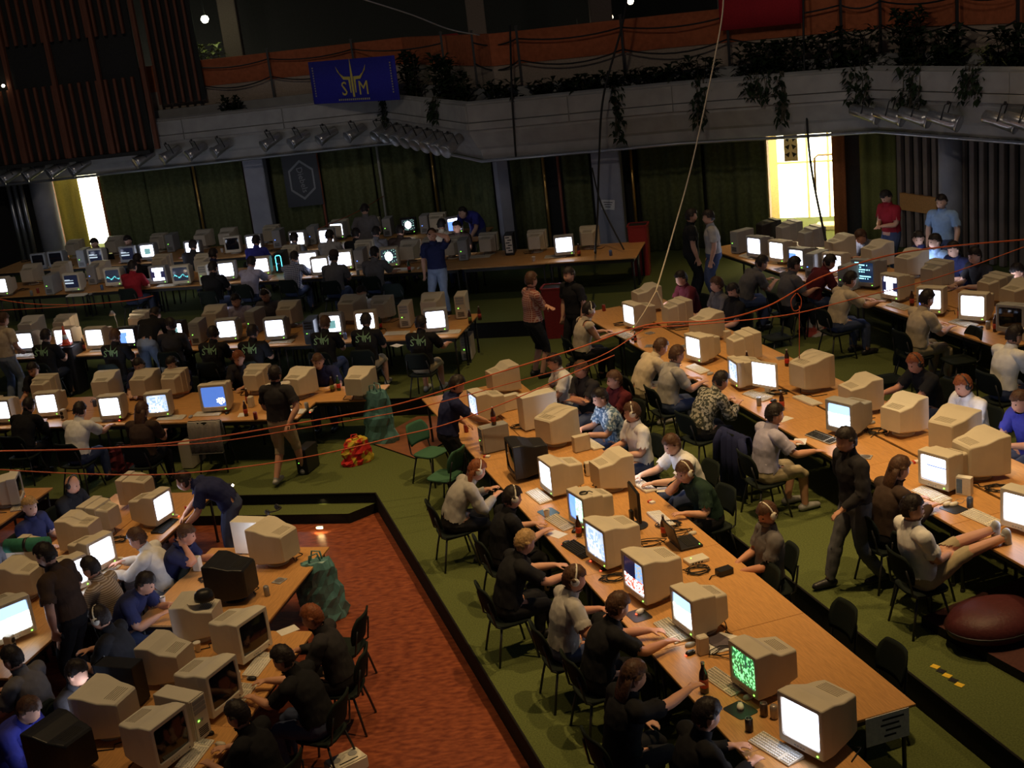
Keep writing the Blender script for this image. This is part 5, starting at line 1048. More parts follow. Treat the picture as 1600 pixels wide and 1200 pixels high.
# aisle-side row
p_(45, 635, 'A', L1, 75, 'hunch', 'black', 'long', hair='dark', tr='dark'); p_(125, 642, 'A', L1, 70, 'reach', 'white', hair='dark'); p_(222, 642, 'A', L1, 75, 'type', 'brown', hair='brown', ht='long', tr='dark')
p_(430, 586, 'X', L1, 70, 'walk', 'dark', tr='khaki', lg='shorts', hair='dark', label='dim person in charcoal t-shirt and shorts walking along the aisle')
p_(52, 578, 'A', L1, 255, 'type', 'black', hair='dark', face=True); p_(210, 576, 'A', L1, 262, 'type', 'navy', hair='dark', face=True, skin=2); p_(252, 580, 'A', L1, 250, 'type', 'navy', hair='dark', acc='hp', face=True, skin=2); p_(373, 560, 'A', L1, 255, 'type', 'dark', hair='red', face=True); p_(494, 568, 'A', L1, 258, 'cheek', 'navy', hair='brown', face=True, skin=2)
# row of black shirts
p_(72, 526, 'B', L2, 75, 'type', 'black', hair='dark', prn='S  M', tr='dark'); p_(180, 526, 'B', L2, 75, 'type', 'black', hair='brown', prn='S  M', tr='dark'); p_(333, 522, 'B', L2, 75, 'type', 'black', hair='dark', prn='S  M', tr='dark', acc='hp'); p_(395, 520, 'B', L2, 75, 'type', 'black', hair='dark', prn='S  M', tr='dark')
p_(508, 506, 'B', L2, 72, 'type', 'black', hair='brown', prn='S  M', tr='jeans'); p_(572, 502, 'B', L2, 75, 'type', 'black', hair='dark', prn='S  M', tr='khaki', lg='shorts'); p_(658, 506, 'B', L2, 72, 'mouse', 'black', hair='dark', prn='S  M', tr='khaki', lg='shorts')
p_(5, 500, 'X', L2, 60, 'standback', 'beige', tr='ljeans', hair='brown', label='standing person in beige vest and jeans beside the black shirts'); p_(243, 492, 'X', L2, 78, 'standlean', 'black', tr='ljeans', hair='dark', label='person in black with pale jeans leaning over the row'); p_(276, 503, 'B', L2, 80, 'turn', 'dark', 'long', hair='dark', tr='dark')
p_(565, 458, 'B', L2, 255, 'type', 'white', hair='dark', face=True, skin=2); p_(365, 472, 'B', L2, 255, 'type', 'lilac', hair='dark', face=True, skin=2); p_(415, 462, 'B', L2, 255, 'type', 'dgrey', hair='dark', acc='hpw', face=True)
# rows further back
p_(212, 415, 'C', L3, 75, 'type', 'red', hair='dark'); p_(333, 419, 'C', L3, 75, 'type', 'black', hair='dark'); p_(393, 411, 'C', L3, 70, 'reach', 'lilac', hair='dark'); p_(460, 403, 'C', L3, 72, 'reach', 'plaid', hair='dark'); p_(522, 403, 'C', L3, 75, 'type', 'dgrey', hair='dark', acc='cap'); p_(585, 396, 'C', L3, 72, 'mouse', 'dgrey', hair='dark')
p_(675, 368, 'X', L3, 250, 'standraise', 'navy', tr='ljeans', hair='brown', label='standing person in navy t-shirt raising a hand to the head', face=True)
for x, y, s, h in ((152, 379, 'dark', 'dark'), (207, 374, 'lblue', 'dark')): p_(x, y, 'D', L3, 255, 'type', s, hair=h, face=True, skin=2, label='person in %s facing us behind the rear row' % {'dark': 'dark top', 'lblue': 'pale blue top'}[s])
for x, y, s in ((235, 397, 'black'), (283, 393, 'dark'), (345, 392, 'navy'), (397, 379, 'blue'), (458, 374, 'dgrey'), (515, 369, 'grey'), (553, 368, 'black'), (575, 372, 'dgrey'), (618, 366, 'brown')): p_(x, y, 'D', L3, 75, 'type', s, hair='dark')
p_(577, 324, 'X', L3, 85, 'standback', 'dgrey', tr='grey', hair='dark', label='standing person in dark grey shirt before the rear row screen'); p_(727, 330, 'X', L3, 235, 'standlean', 'blue', tr='jeans', hair='dark', label='person in blue shirt bending to a blue lit screen', face=True, skin=2); p_(714, 355, 'C', L3, 255, 'upright', 'brown', hair='dark', face=True); p_(690, 352, 'D', L3, 75, 'type', 'beige', hair='dark')
# the pit
p_(65, 792, 'PM', L0, -20, 'upright', 'navy', hair='blond', face=True, skin=2, label='blond boy in navy printed t-shirt behind the pit monitors'); p_(120, 757, 'PM', L0, -20, 'type', 'black', ht='bald', acc='hp', face=True); p_(288, 752, 'X', L0, 190, 'standlean', 'navy', tr='jeans', hair='dark', label='person in navy shirt bending toward the far pit screen'); p_(215, 842, 'PM', L0, 175, 'reach', 'white', 'long', hair='brown', tr='ljeans', skin=1, face=True, label='person in pale shirt with brown hair working at pit keyboard')
p_(335, 836, 'PR', L0, -14, 'cheek', 'navy', hair='brown', face=True, skin=1); p_(142, 888, 'PM', L0, 165, 'type', 'stripe', 'long', hair='dark', tr='dark'); p_(72, 868, 'X', L0, 165, 'standback', 'brown', tr='dark', hair='dark', label='tall person in brown shirt standing with back to us in the pit', sc_=1.06); p_(160, 966, 'PM', L0, 170, 'type', 'black', hair='dark', tr='dark', acc='hpw'); p_(303, 912, 'PR', L0, -14, 'hunch', 'navy', hair='dark', face=True)
p_(443, 1030, 'PR', L0, 160, 'reach', 'black', hair='dark', tr='jeans'); p_(488, 965, 'PR', L0, 172, 'type', 'dark', 'long', hair='red', tr='dark', skin=1); p_(372, 1118, 'PR', L0, 160, 'type', 'black', hair='dark', tr='dark', label='person in black t-shirt seen from above beside the beige tower'); p_(120, 1052, 'PR', L0, -14, 'type', 'dark', 'long', hair='dark', tr='dark'); p_(45, 1110, 'PR', L0, -14, 'hunch', 'blue', 'long', hair='brown'); p_(20, 1030, 'PM', L0, 160, 'type', 'dgrey', hair='dark', tr='dark'); p_(28, 848, 'PM', L0, -14, 'type', 'dark', hair='brown', skin=1, face=True)
# empty chairs
def ec(px, py, z, yaw, label, m_=None): return chair(at(px, py, z + .45), z, yaw, label, None, m_)
ec(672, 705, L1, -40, 'empty green chair beside the wooden landing board', M_GCHAIR); ec(697, 742, L1, 150, 'empty dark chair with a cloth on its seat', M_GCHAIR)
for px, py, s in ((1205, 905, 'first'), (1322, 965, 'second'), (1398, 1030, 'third')):
    q = at(px, py, L1 + .72); chair(q - N1 * .23, L1, 195.5, 'empty dark chair tucked at the bare table end, %s after the grey shirt' % s, None)
JQ = at(1148, 684, L2 + .80) + Vector((math.cos(RAD(25)), math.sin(RAD(25)), 0)) * .24; JQ.z = L2; chair(JQ, L2, 25, 'chair draped with a dark jacket near the middle table', None); ec(1215, 525, L2, 195, 'empty dark chair by the carrier bag'); ec(1390, 590, L2, 190, 'empty dark chair behind the middle table monitors'); ec(335, 690, L1, 80, 'chair with a striped towel on its backrest'); ec(540, 1010, L0, 165, 'dark chair beside the open red floor'); ec(1440, 880, L2, 40, 'tilted dark chair near the low platform'); ec(1500, 560, L3, 190, 'empty dark chair below the slatted wall table'); ec(385, 470, L3, 80, 'empty dark chair behind the light grey players'); ec(620, 470, L3, 80, 'empty dark chair next to the navy standing person')
# ---------------------------------------------------------------- towers and cases
z1, z2, z3 = ZT['T1'], ZT['T2'], ZT['T3']
tower(at(840, 640, z1 + .25), z1, 20, 'tall beige tower case standing on the pit-side table', 'cream', k=1.15)
tower(at(772, 682, z1 + .2), z1, 200, 'grey case with cream lid carrying a beer bottle', 'grey', front='beige', k=.85)
tower(at(908, 693, z1 + .1), z1, 20, 'small beige case behind the pit-side monitors', 'beige', k=.5)
tower(at(798, 628, z1 + .12), z1, 20, 'small cream case between pit-side monitors', 'cream', k=.55)
for px, py, col, yaw, s, ld in [(1160, 376, 'grey', 213, 'grey tower at the far end of the slat-side table', M_LEDG), (1277, 412, 'grey', 220, 'silver grey tower between slat-side monitors', M_LEDB), (1330, 432, 'grey', 215, 'grey tower beside the cyan text screen', M_LEDG)]: tower(at(px, py, z3 + .22), z3, yaw, s, col, ld)
for px, py, pl, col, yaw, s, ld in [(315, 517, 'B', 'grey', 262, 'grey tower with lit front beside the black shirts', M_LEDG), (400, 500, 'B', 'grey', 250, 'grey tower left of the pinkish screen', M_LEDG), (635, 490, 'B', 'beige', 262, 'beige tower with green light between two white screens', M_LEDG), (488, 515, 'B', 'black', 262, 'black tower with green light beside the pinkish screen', M_LEDG), (722, 476, 'B', 'beige', 262, 'beige tower at the end of the black shirts row', M_LEDG),
        (72, 447, 'C', 'grey', 262, 'small grey case on the left of the second row', M_LEDG), (147, 428, 'C', 'grey', 262, 'grey tower with cyan light beside the dark screen', M_LEDB), (320, 428, 'C', 'cream', 262, 'cream tower between two players in the second row', M_LEDG), (440, 408, 'C', 'black', 262, 'black tower with cyan neon front', M_LEDB), (565, 403, 'C', 'grey', 262, 'grey tower between white screen and disc screen', M_LEDB), (733, 388, 'C', 'grey', 262, 'grey tower with green light on the bare table end', M_LEDG), (797, 380, 'C', 'black', 262, 'black tower with white vertical panel', M_LEDG), (670, 388, 'C', 'beige', 262, 'beige tower behind the navy standing person', M_LEDG),
        (125, 405, 'D', 'grey', 262, 'grey tower on the left of the rear row', M_LEDG), (270, 378, 'D', 'grey', 262, 'grey tower left of a white screen in rear row', M_LEDG), (435, 372, 'D', 'grey', 262, 'grey tower between white screens in rear row', M_LEDB), (490, 366, 'D', 'grey', 262, 'slim grey tower beside the silhouetted head', M_LEDB), (620, 345, 'D', 'grey', 262, 'grey tower right of the standing grey shirt', M_LEDG), (675, 342, 'D', 'grey', 262, 'tower with bright blue light in rear row', M_LEDB),
        (420, 818, 'PR', 'cream', -20, 'cream tower with headphones on top in the pit', M_LEDG), (190, 1065, 'PR', 'black', 160, 'black tower behind the pit monitors', M_LEDG), (285, 1115, 'PR', 'cream', -30, 'cream tower between the dark pit screens', M_LEDG)]:
    tower(clear_of_tables(at(px, py, ZT[pl] + .22), ZT[pl] - TT, .13, True), ZT[pl], yaw, s, col, ld)
tower(at(731, 540, L2 + .22), L2, 262, 'beige tower standing on the floor at the row end', 'beige')
tower(at(300, 705, L1 + .22), L1, 75, 'beige tower under the aisle-side table', 'beige'); tower(at(480, 715, L1 + .2), L1, 250, 'black case on the carpet beside the colourful bag', 'black', k=.9); tower(at(350, 478, L2 + .22), L2, 75, 'dark tower on the floor behind the black shirts', 'black')
# neon strip of the black tower, white panel of the other
for o in list(COL.objects):
    if o.get('label') == 'black tower with cyan neon front':
        mb = MB(); mb.tube([(-.06, .236, .06), (-.06, .236, .36), (-.04, .236, .39), (.04, .236, .39), (.06, .236, .36), (.06, .236, .06)], .006, 6); link('neon_tube', mb.mesh('neon_tube'), mat('neon_cyan', (.1, .5, .6), .4, emit=(.1, .8, 1.0), es=5.0), o)
    if o.get('label') == 'black tower with white vertical panel':
        mb = MB(); mb.box((0, .236, .24), (.15, .006, .36)); link('white_panel', mb.mesh('white_panel'), M_PAPER, o); [link('print_mark', mk(lambda m: m.box((.02 * (-1) ** k, .2405, .385 - .055 * k), (.085, .003, .022)), 'print_mark'), M_BLK, o) for k in range(6)]
# ---------------------------------------------------------------- keyboards, mice, pads
for px, py, yaw, s, col in [(842, 777, 20, 'pale keyboard before the long haired player', 'cream'), (875, 818, 25, 'beige keyboard beside a blue mouse pad', 'beige'), (903, 860, 25, 'black keyboard before the blond player', 'black'), (1050, 987, 18, 'beige keyboard under stretched arms', 'beige'), (1130, 1067, 25, 'beige keyboard beside the cola bottle', 'beige'), (1212, 1172, 30, 'bluish lit keyboard before the glaring white monitor', 'cream'), (1033, 812, 195, 'white keyboard behind the thin black monitor', 'cream'), (925, 695, 200, 'pale keyboard before the blue patterned shirt', 'cream'), (1005, 760, 200, 'pale keyboard before the white shirted player', 'cream')]: keyboard(at(px, py, z1), z1, yaw, s, col)
for px, py, yaw, s, col in [(1183, 620, 25, 'beige keyboard beside the camouflage jacket', 'beige'), (1285, 685, 25, 'dark keyboard before the lilac shirt', 'grey'), (1455, 775, 20, 'pale keyboard below the white window screen', 'cream'), (1535, 812, 22, 'pale keyboard beside the reclining person\'s legs', 'cream'), (1262, 627, 200, 'pale keyboard on the far side of the middle table', 'cream'), (1090, 578, 20, 'white keyboard before the grey shirt', 'cream'), (975, 525, 20, 'beige keyboard before the tank top', 'beige')]: keyboard(at(px, py, z2), z2, yaw, s, col)
for px, py, yaw, s, col in [(1170, 402, 20, 'pale blue lit keyboard at the far slat-side monitor', 'cream'), (1375, 466, 20, 'pale keyboard before the beige shirt near the slats', 'cream'), (1405, 480, 20, 'keyboard right of the beige shirt near the slats', 'beige'), (1505, 507, 20, 'keyboard before the white screen near the slats', 'beige')]: keyboard(at(px, py, z3), z3, yaw, s, col)
for px, py, pl, s in [(160, 657, 'A', 'pale keyboard before the white t-shirt'), (268, 654, 'A', 'keyboard right of the long brown hair'), (325, 648, 'A', 'pale keyboard below the deep blue screen'), (20, 655, 'A', 'keyboard left of the black sweater'), (455, 645, 'A', 'keyboard near the walking person'), (38, 557, 'B', 'keyboard at the left end of black shirts row'), (160, 548, 'B', 'pale keyboard between two printed shirts'), (620, 522, 'B', 'keyboard between two printed shirts on the right'), (700, 520, 'B', 'keyboard at the right end of black shirts row'), (440, 535, 'B', 'dark keyboard under the pinkish screen'), (262, 447, 'C', 'keyboard right of the red shirt'), (120, 462, 'C', 'keyboard under the faint dark screen'), (868, 402, 'C', 'white keyboard before the lone white screen'), (750, 402, 'C', 'white keyboard on the bare table end'), (630, 422, 'C', 'keyboard right of the disc screen')]:
    keyboard(at(px, py, ZT[pl]), ZT[pl], 75, s, random.choice(['cream', 'beige']))
for px, py, pl, s, c in [(170, 893, 'PM', 'white keyboard under the pale shirt\'s hands', 'cream'), (130, 935, 'PM', 'keyboard lit by the pit screens', 'cream'), (258, 823, 'PM', 'dark keyboard below the far pit screen', 'black'), (405, 1040, 'PR', 'pale keyboard before the dark pit screen', 'cream'), (375, 1090, 'PR', 'beige keyboard between black shirt and tower', 'beige'), (305, 1180, 'PR', 'cream keyboard at the near pit screen', 'cream'), (30, 790, 'PM', 'keyboard on the pit edge table', 'beige'), (290, 1010, 'PR', 'keyboard in front of the cap monitor', 'cream')]: keyboard(at(px, py, TT), TT, 165.5 if px != 30 else 190, s, c)
pad(at(857, 801, z1), z1, 25, 'dark blue mouse pad before the headphone wearer', mat('blue_pad', (.05, .12, .2), .5)); pad(at(998, 962, z1), z1, 20, 'black mouse pad under a glowing mouse'); pad(at(1157, 1110, z1), z1, 30, 'black mouse pad beside the black can')
mouse(at(1000, 958, z1), z1 + .005, 40, 'white mouse glowing red on black pad', None, True); mouse(at(1157, 1107, z1), z1 + .005, 80, 'white mouse on the pad beside the can'); mouse(at(945, 890, z1), z1, 30, 'dark mouse below the red game monitor', M_BLK, True); mouse(at(1082, 835, z1), z1, 200, 'beige mouse beside the laptop', M_BEIGE); mouse(at(1079, 1022, z1), z1, 25, 'red lit mouse at stretched hand', M_BLK, True); mouse(at(885, 850, z1), z1, 25, 'mouse with red glow near blond player', M_BLK, True)
pad(at(1490, 795, z2), z2, 25, 'round dark mouse pad near the white box', M_BLK); mouse(at(1480, 790, z2), z2 + .005, 25, 'white mouse near the white box'); mouse(at(1362, 662, z2), z2, 200, 'grey mouse behind the pale blue screen', M_GREY); mouse(at(980, 535, z2), z2, 20, 'red lit mouse by the tank top', M_BLK, True)
mouse(at(182, 880, TT), TT, 160, 'white mouse in the pit by the pale shirt'); mouse(at(194, 879, TT), TT, 160, 'dark red lit mouse in the pit', M_BLK, True); mouse(at(345, 1165, TT), TT, 160, 'beige mouse at the near pit screen', M_BEIGE)
# ---------------------------------------------------------------- drinks and small things
bottle(at(772, 664, z1 + .37), z1 + .374, 'brown beer bottle on top of the grey case'); bottle(at(1101, 1082, z1), z1, 'dark cola bottle beside the beige keyboard', M_COLA, k=1.15); bottle(at(1038, 838, z1), z1, 'brown beer bottle behind the laptop'); bottle(at(905, 838, z1), z1, 'brown bottle beside the blue green monitor', M_BGL)
can(at(1171, 1142, z1), z1, 'black drink can before the glaring monitor'); can(at(1208, 1085, z1), z1, 'silver dark can behind the green game monitor', (.2, .2, .2)); can(at(1194, 1118, z1), z1, 'dark can left of the glaring monitor', (.1, .07, .06)); can(at(1210, 1122, z1), z1, 'pale can touching the glaring monitor', (.4, .35, .3))
bottle(at(1168, 575, z2), z2, 'cola bottle left of the pale flat monitor', M_COLA, (.6, .05, .04)); bottle(at(1230, 572, z2), z2, 'cola bottle with red label behind the flat monitor', M_COLA, (.6, .05, .04)); bottle(at(1222, 640, z2), z2, 'brown bottle before the lilac shirt', M_BGL); can(at(1118, 553, z2), z2, 'red can behind the flat monitor', (.4, .05, .04))
bottle(at(993, 535, z2), z2, 'dark glass near the tank top', M_COLA, k=.7); bottle(at(1092, 560, z2), z2, 'brown bottle before the white screen of the middle table', M_BGL)
for px, py, s in ((1425, 470, 'dark cup beside the slat-side screens'), (1500, 490, 'pale bottle near the slat-side screens'), (1555, 510, 'tall dark bottle near the slat-side screens')): bottle(at(px, py + 8, z3), z3, s, M_BGL)
for k, (px, py, pl) in enumerate([(385, 650, 'A'), (530, 610, 'A'), (520, 612, 'A'), (388, 630, 'A'), (690, 520, 'B'), (735, 505, 'B'), (750, 500, 'B'), (595, 515, 'B'), (140, 540, 'B'), (132, 548, 'B'), (640, 425, 'C'), (692, 416, 'C'), (905, 400, 'C')]): bottle(at(px, py, ZT[pl]), ZT[pl], 'small bottle standing ' + PLACE[pl], [M_BGL, M_GGL, M_COLA][k % 3], [(.5, .08, .05), (.6, .55, .4), (.2, .3, .1)][k % 3])
for k, (px, py, pl) in enumerate([(400, 655, 'A'), (355, 640, 'A'), (480, 640, 'A'), (300, 540, 'B'), (540, 530, 'B'), (50, 462, 'C'), (60, 458, 'C'), (160, 453, 'C'), (560, 430, 'C')]): can(at(px, py, ZT[pl]), ZT[pl], 'small drink can standing ' + PLACE[pl], [(.3, .05, .04), (.1, .15, .3), (.3, .3, .3)][k % 3])
t = thing('paper_cup', 'white cup on its side among the pit monitors', 'cup', at(310, 1018, TT), 0); link('cup', CUP, M_PAPER, t); link('lid', mk(lambda m: m.lathe([(.041, .1), (.041, .108), (.03, .112)], n=14), 'lid'), M_PAPER, t)
tb = thing('white_box', 'small white box standing beside the white window screen', 'box', at(1507, 772, z2), RAD(-40)); link('carton', mk(lambda m: m.box((0, 0, .1), (.16, .08, .2)), 'carton', bev=(.004, 1)), M_PAPER, tb); link('label', mk(lambda m: m.box((-.04, -.041, .1), (.06, .003, .16)), 'label'), mat('blue_label', (.15, .25, .45), .6), tb)
ts = thing('network_switch', 'pale network switch beside the laptop', 'switch', at(1088, 877, z1), RAD(20)); link('casing', mk(lambda m: m.box((0, 0, .02), (.24, .15, .04)), 'casing', bev=(.006, 1)), M_CREAM, ts)
for k in range(4): link('port', mk(lambda m: m.box((-.08 + k * .035, -.076, .02), (.02, .004, .014)), 'port'), M_DARK, ts)
link('status_light', mk(lambda m: m.box((-.05, .02, .041), (.012, .008, .004)), 'status_light'), M_LEDG, ts)
tp = thing('power_box', 'black rectangular power box near the table edge', 'power box', at(1132, 897, z1), RAD(22)); link('casing', mk(lambda m: m.box((0, 0, .035), (.17, .10, .07)), 'casing', bev=(.008, 1)), M_BLK, tp); link('cord', mk(lambda m: m.tube([(-.08, 0, .02), (-.14, .02, .012), (-.2, -.03, .01)], .006, 6), 'cord'), M_BCABLE, tp)
laptop(at(1072, 850, z1), z1, 15, 'open dark laptop with its lid toward the beige monitors')
for k, (px, py, rz, m_) in enumerate([(1125, 1004, .5, mat('magazine_dark', (.12, .10, .12), .4)), (1135, 1000, .9, M_PAPER), (1118, 1010, .2, M_PAPER)]):
    o = paper(at(px, py, z1), z1 + .012 - .004 * k, rz, ['dark printed magazine on top of the small pile', 'white sheet sticking out of the magazine pile', 'lowest white sheet of the magazine pile'][k], .19, .25, m_)
for k, (px, py, pl) in enumerate([(985, 905, 'T1'), (870, 835, 'T1'), (1040, 765, 'T1'), (1225, 655, 'T2'), (1250, 690, 'T2'), (1445, 800, 'T2'), (250, 447, 'C'), (280, 445, 'C'), (220, 656, 'A'), (380, 648, 'A'), (620, 540, 'B'), (90, 555, 'B'), (450, 985, 'PR'), (300, 990, 'PR')]): paper(at(px, py, ZT[pl]), ZT[pl], k * .7, 'loose white paper sheet ' + PLACE[pl], .15, .21)
# tangled cables on the tables
def tangle(px, py, pl, label, n=5, r=.12, m_=None):
    c = at(px, py, ZT[pl]); rnd = random.Random(px); mb = MB(); pts = []
    for k in range(n * 8): a = k / 8 * 6.28 + rnd.uniform(-.2, .2); rr = r * (.5 + .5 * rnd.random()); pts.append((rr * math.cos(a) * 1.4, rr * math.sin(a), .012 + .004 * (k // 8)))
    mb.tube(pts, .005, 5); tag(link('cable_tangle', mb.mesh('cable_tangle', True), m_ or M_BCABLE, loc=(c.x, c.y, ZT[pl])), label, 'cable', 'cable tangles on the tables')
for a in [(1090, 893, 'T1', 'tangled cables between switch and power box'), (1045, 822, 'T1', 'tangled cables behind the laptop'), (815, 668, 'T1', 'black cables beside the tall beige tower'), (960, 905, 'T1', 'thin cables below the red game monitor'), (1215, 615, 'T2', 'tangled cables behind the pale flat monitor'), (1370, 675, 'T2', 'black cables behind the pale blue screen'), (1560, 765, 'T2', 'black cables near the reclining person'), (185, 845, 'PM', 'tangled cables and clutter in the pit'), (330, 905, 'PR', 'dark cables behind the pit monitors')]: tangle(*a)
mb = MB(); mb.tube([(.045 * math.cos(a), .045 * math.sin(a), .006 + .002 * a / 6) for a in [k * .45 for k in range(22)]] + [(.07, .02, .012), (.1, -.02, .01)], .006, 6); c_ = at(912, 772, z1 + .44); tag(link('cable_coil', mb.mesh('cable_coil', True), M_BLK, loc=(c_.x, c_.y, z1 + .448)), 'small black cable coil lying on a beige monitor', 'cable')
# table end sign
p = sc(7.975, 5.02, z1 - .13); t = thing('hanging_notice', 'pale paper notice hanging from the end of the pit-side table', 'notice', p, A1 + RAD(90)); link('sheet', mk(lambda m: m.box((0, .0, 0), (.40, .006, .26)), 'sheet'), mat('grey_paper', (.72, .70, .66), .8), t)
for k in range(4): link('text_line', mk(lambda m: m.box((-.05 + .03 * (k % 2), .005, .08 - .05 * k), (.2 - .03 * k, .003, .016)), 'text_line'), M_DARK, t); link('text_line', mk(lambda m: m.box((-.05 + .03 * (k % 2), -.005, .08 - .05 * k), (.2 - .03 * k, .003, .016)), 'text_line'), M_DARK, t)
# caps, headphones and bags
t = thing('headphones', 'black headphones lying on the cream pit tower', 'headphones', at(425, 800, TT + .46), 0); t.location.z = TT + .49; t.rotation_euler = (RAD(80), 0, 1); headphones(t, M_BLK)
t = thing('baseball_cap', 'white and dark baseball cap on a cream pit monitor', 'cap', at(320, 938, TT + .45), RAD(110)); t.location.z = TT + .455; link('crown', CAPM, M_BLK, t); link('visor', CAPV, M_CREAM, t)
t = thing('folding_mat', 'rolled green sleeping mat with black strap on the pit table', 'mat', at(43, 853, TT + .52), RAD(-8)); t.location.z = TT + .535; mb = MB(); mb.tube([(-.27, 0, 0), (.27, 0, 0)], .085, 20); link('roll', mb.mesh('roll', True), mat('mat_green', (.04, .20, .13), .8), t); mb = MB(); mb.tube([(-.02, 0, 0), (.02, 0, 0)], .089, 20); link('strap', mb.mesh('strap', True), M_BLK, t)
def bag(px, py, z, label, h, w_, m_, m2=None):
    p = at(px, py, z); t = thing('plastic_bag', label, 'bag', p, random.uniform(0, 3)); rnd = random.Random(px); rings = []
    for k in range(9):
        q = k / 8; ww = w_ / 2 * (1 - .35 * q ** 2) * (1 + .06 * math.sin(k * 2.1)); rings.append([(ww * math.cos(a) * (1 + rnd.uniform(-.14, .14)), ww * .62 * math.sin(a) * (1 + rnd.uniform(-.14, .14)), .005 + h * q + rnd.uniform(-.02, .02) * (1 if 0 < k else 0)) for a in [6.283 * i / 22 for i in range(22)]])
    mb = MB(); mb.loft(rings); link('sack', mb.mesh('sack', False), m_, t); mb = MB()
    for s in (-1, 1): mb.tube([(s * w_ * .15, .03 * s, h * .95), (s * w_ * .12, .05 * s, h * 1.12), (-s * w_ * .05, .05 * s, h * 1.15), (-s * w_ * .12, .03 * s, h * .95)], .012, 5)
    link('handle', mb.mesh('handle', True), m2 or m_, t); return t
M_TEAL = mat('teal_plastic', (.10, .24, .25), .3, .5, var=.3, scale=8)
bag(598, 690, L1, 'crumpled teal plastic sack beside the aisle-side table', .85, .55, M_TEAL); bag(508, 965, L0, 'teal plastic sack beside the pit table', .75, .55, M_TEAL); bag(560, 722, L1, 'red and yellow patterned carrier bag on the carpet', .38, .5, pattern('red_bag', 'noise', (.5, .03, .03), (.55, .42, .05), 6)); bag(1278, 550, L2, 'white carrier bag with red print between the tables', .62, .42, pattern('white_bag', 'noise', (.55, .5, .45), (.45, .08, .06), 5)); bag(195, 735, L1, 'dark bag with red flap under the aisle-side table', .4, .5, SHIRT['maroon'], M_BLK); bag(290, 580, L2, 'maroon rucksack behind the black shirts', .5, .5, SHIRT['maroon'], M_BLK); bag(1380, 700, L2 + .2, 'black rucksack beside the middle table', .5, .45, M_BLK)
# red bean bag
p = at(1552, 980, L2 + .15); t = thing('bean_bag', 'dark red bean bag on the low platform', 'bean bag', (p.x, p.y, L2 + .1), .3); mb = MB(); mb.loft([[(r * math.cos(a) * (1 + .04 * math.sin(3 * a)), r * .75 * math.sin(a), z) for a in [6.283 * i / 26 for i in range(26)]] for r, z in ((.34, .002), (.44, .05), (.47, .13), (.41, .22), (.25, .28), (.07, .29))]); link('cushion', mb.mesh('cushion', True), mat('dark_red_leather', (.075, .018, .02), .5, .3, bump=.3), t); mb = MB(); mb.tube([(.47 * math.cos(a), .355 * math.sin(a), .12) for a in [6.283 * i / 26 for i in range(27)]], .010, 5); link('seam', mb.mesh('seam', True), M_BLK, t)
# red bins
def bin_(px, py, z, h, label, m_):
    p = at(px, py, z); t = thing('waste_bin', label, 'bin', p, RAD(-14)); link('body', mk(lambda m: m.loft([[(x * q, y * q, zz) for x, y in rrect(.42, .42, .05)] for q, zz in ((.88, 0), (1, h))]), 'body'), m_, t); link('rim', mk(lambda m: m.loft([[(x * q, y * q, zz) for x, y in rrect(.44, .44, .05)] for q, zz in ((1, h), (1.02, h + .03), (.85, h + .03), (.84, h - .02))]), 'rim'), m_, t); link('liner', mk(lambda m: m.loft([[(x * q, y * q, zz) for x, y in rrect(.40, .40, .05)] for q, zz in ((.9, h - .1), (1, h + .015))]), 'liner'), M_DARK, t)
M_RBIN = mat('red_bin', (.30, .03, .03), .5, .3); bin_(1003, 428, L3, 1.05, 'tall dark red bin at the end of the bare table', M_RBIN); bin_(872, 525, L2, .95, 'dark red bin beside the black printed t-shirt', M_RBIN); bin_(120, 612, L2, .9, 'black bin bag stand behind the aisle-side monitors', M_BLK)
# traffic cone
t = thing('traffic_cone', 'small orange and white traffic cone on the black bin', 'cone', at(120, 612, L2)); t.location.z = L2 + .932
for k, (r0, r1, za, zb_) in enumerate(((.075, .058, .02, .11), (.058, .042, .11, .20), (.042, .015, .20, .36))): link('band', mk(lambda m: m.lathe([(r0, za), (r1, zb_)], n=14), 'band', True), M_PAPER if k == 1 else mat('cone_orange', (.75, .13, .06), .5), t)
link('foot_plate', mk(lambda m: m.box((0, 0, .01), (.2, .2, .02)), 'foot_plate'), mat('cone_orange', (.75, .13, .06), .5), t)
# jacket over chair, towel over chair
def drape(px, py, z, yaw, label, m_, nm, h=.75, pos=None):
    p = pos or at(px, py, z + .45); t = thing(nm, label, 'jacket' if nm == 'jacket' else 'towel', (p.x, p.y, z), RAD(yaw - 90)); rnd = random.Random(5); mb = MB()
    prof = [(-.315, .88 - h), (-.33, .5), (-.315, .78), (-.275, .875), (-.235, .885), (-.195, .86), (-.165, .74), (-.145, .62)]; th = .02; nx = 17; rows = []
    for i in range(nx):
        x = (i / (nx - 1) - .5) * .52; wv = .018 * math.sin(i * 1.7); o_ = [(x, y + (wv if k < 3 else wv * .4), zz) for k, (y, zz) in enumerate(prof)]; i_ = [(x, y + (wv if k < 3 else wv * .4) + (th if k < 4 else -th if k > 4 else 0), zz - (th if 2 < k < 6 else 0)) for k, (y, zz) in enumerate(prof)]; rows.append(o_ + i_[::-1])
    mb.loft(rows); link('cloth', mb.mesh('cloth', True), m_, t)
    for s in (-1, 1):
        if nm == 'jacket': mb = MB(); mb.tube([(s * .2, -.29, .85), (s * .27, -.32, .7), (s * .28, -.34, .45)], [.05, .055, .045], 8); link('sleeve', mb.mesh('sleeve', True), m_, t)
    if nm != 'jacket': link('hem', mk(lambda m: m.box((0, -.335, .88 - h), (.5, .03, .02)), 'hem'), m_, t)
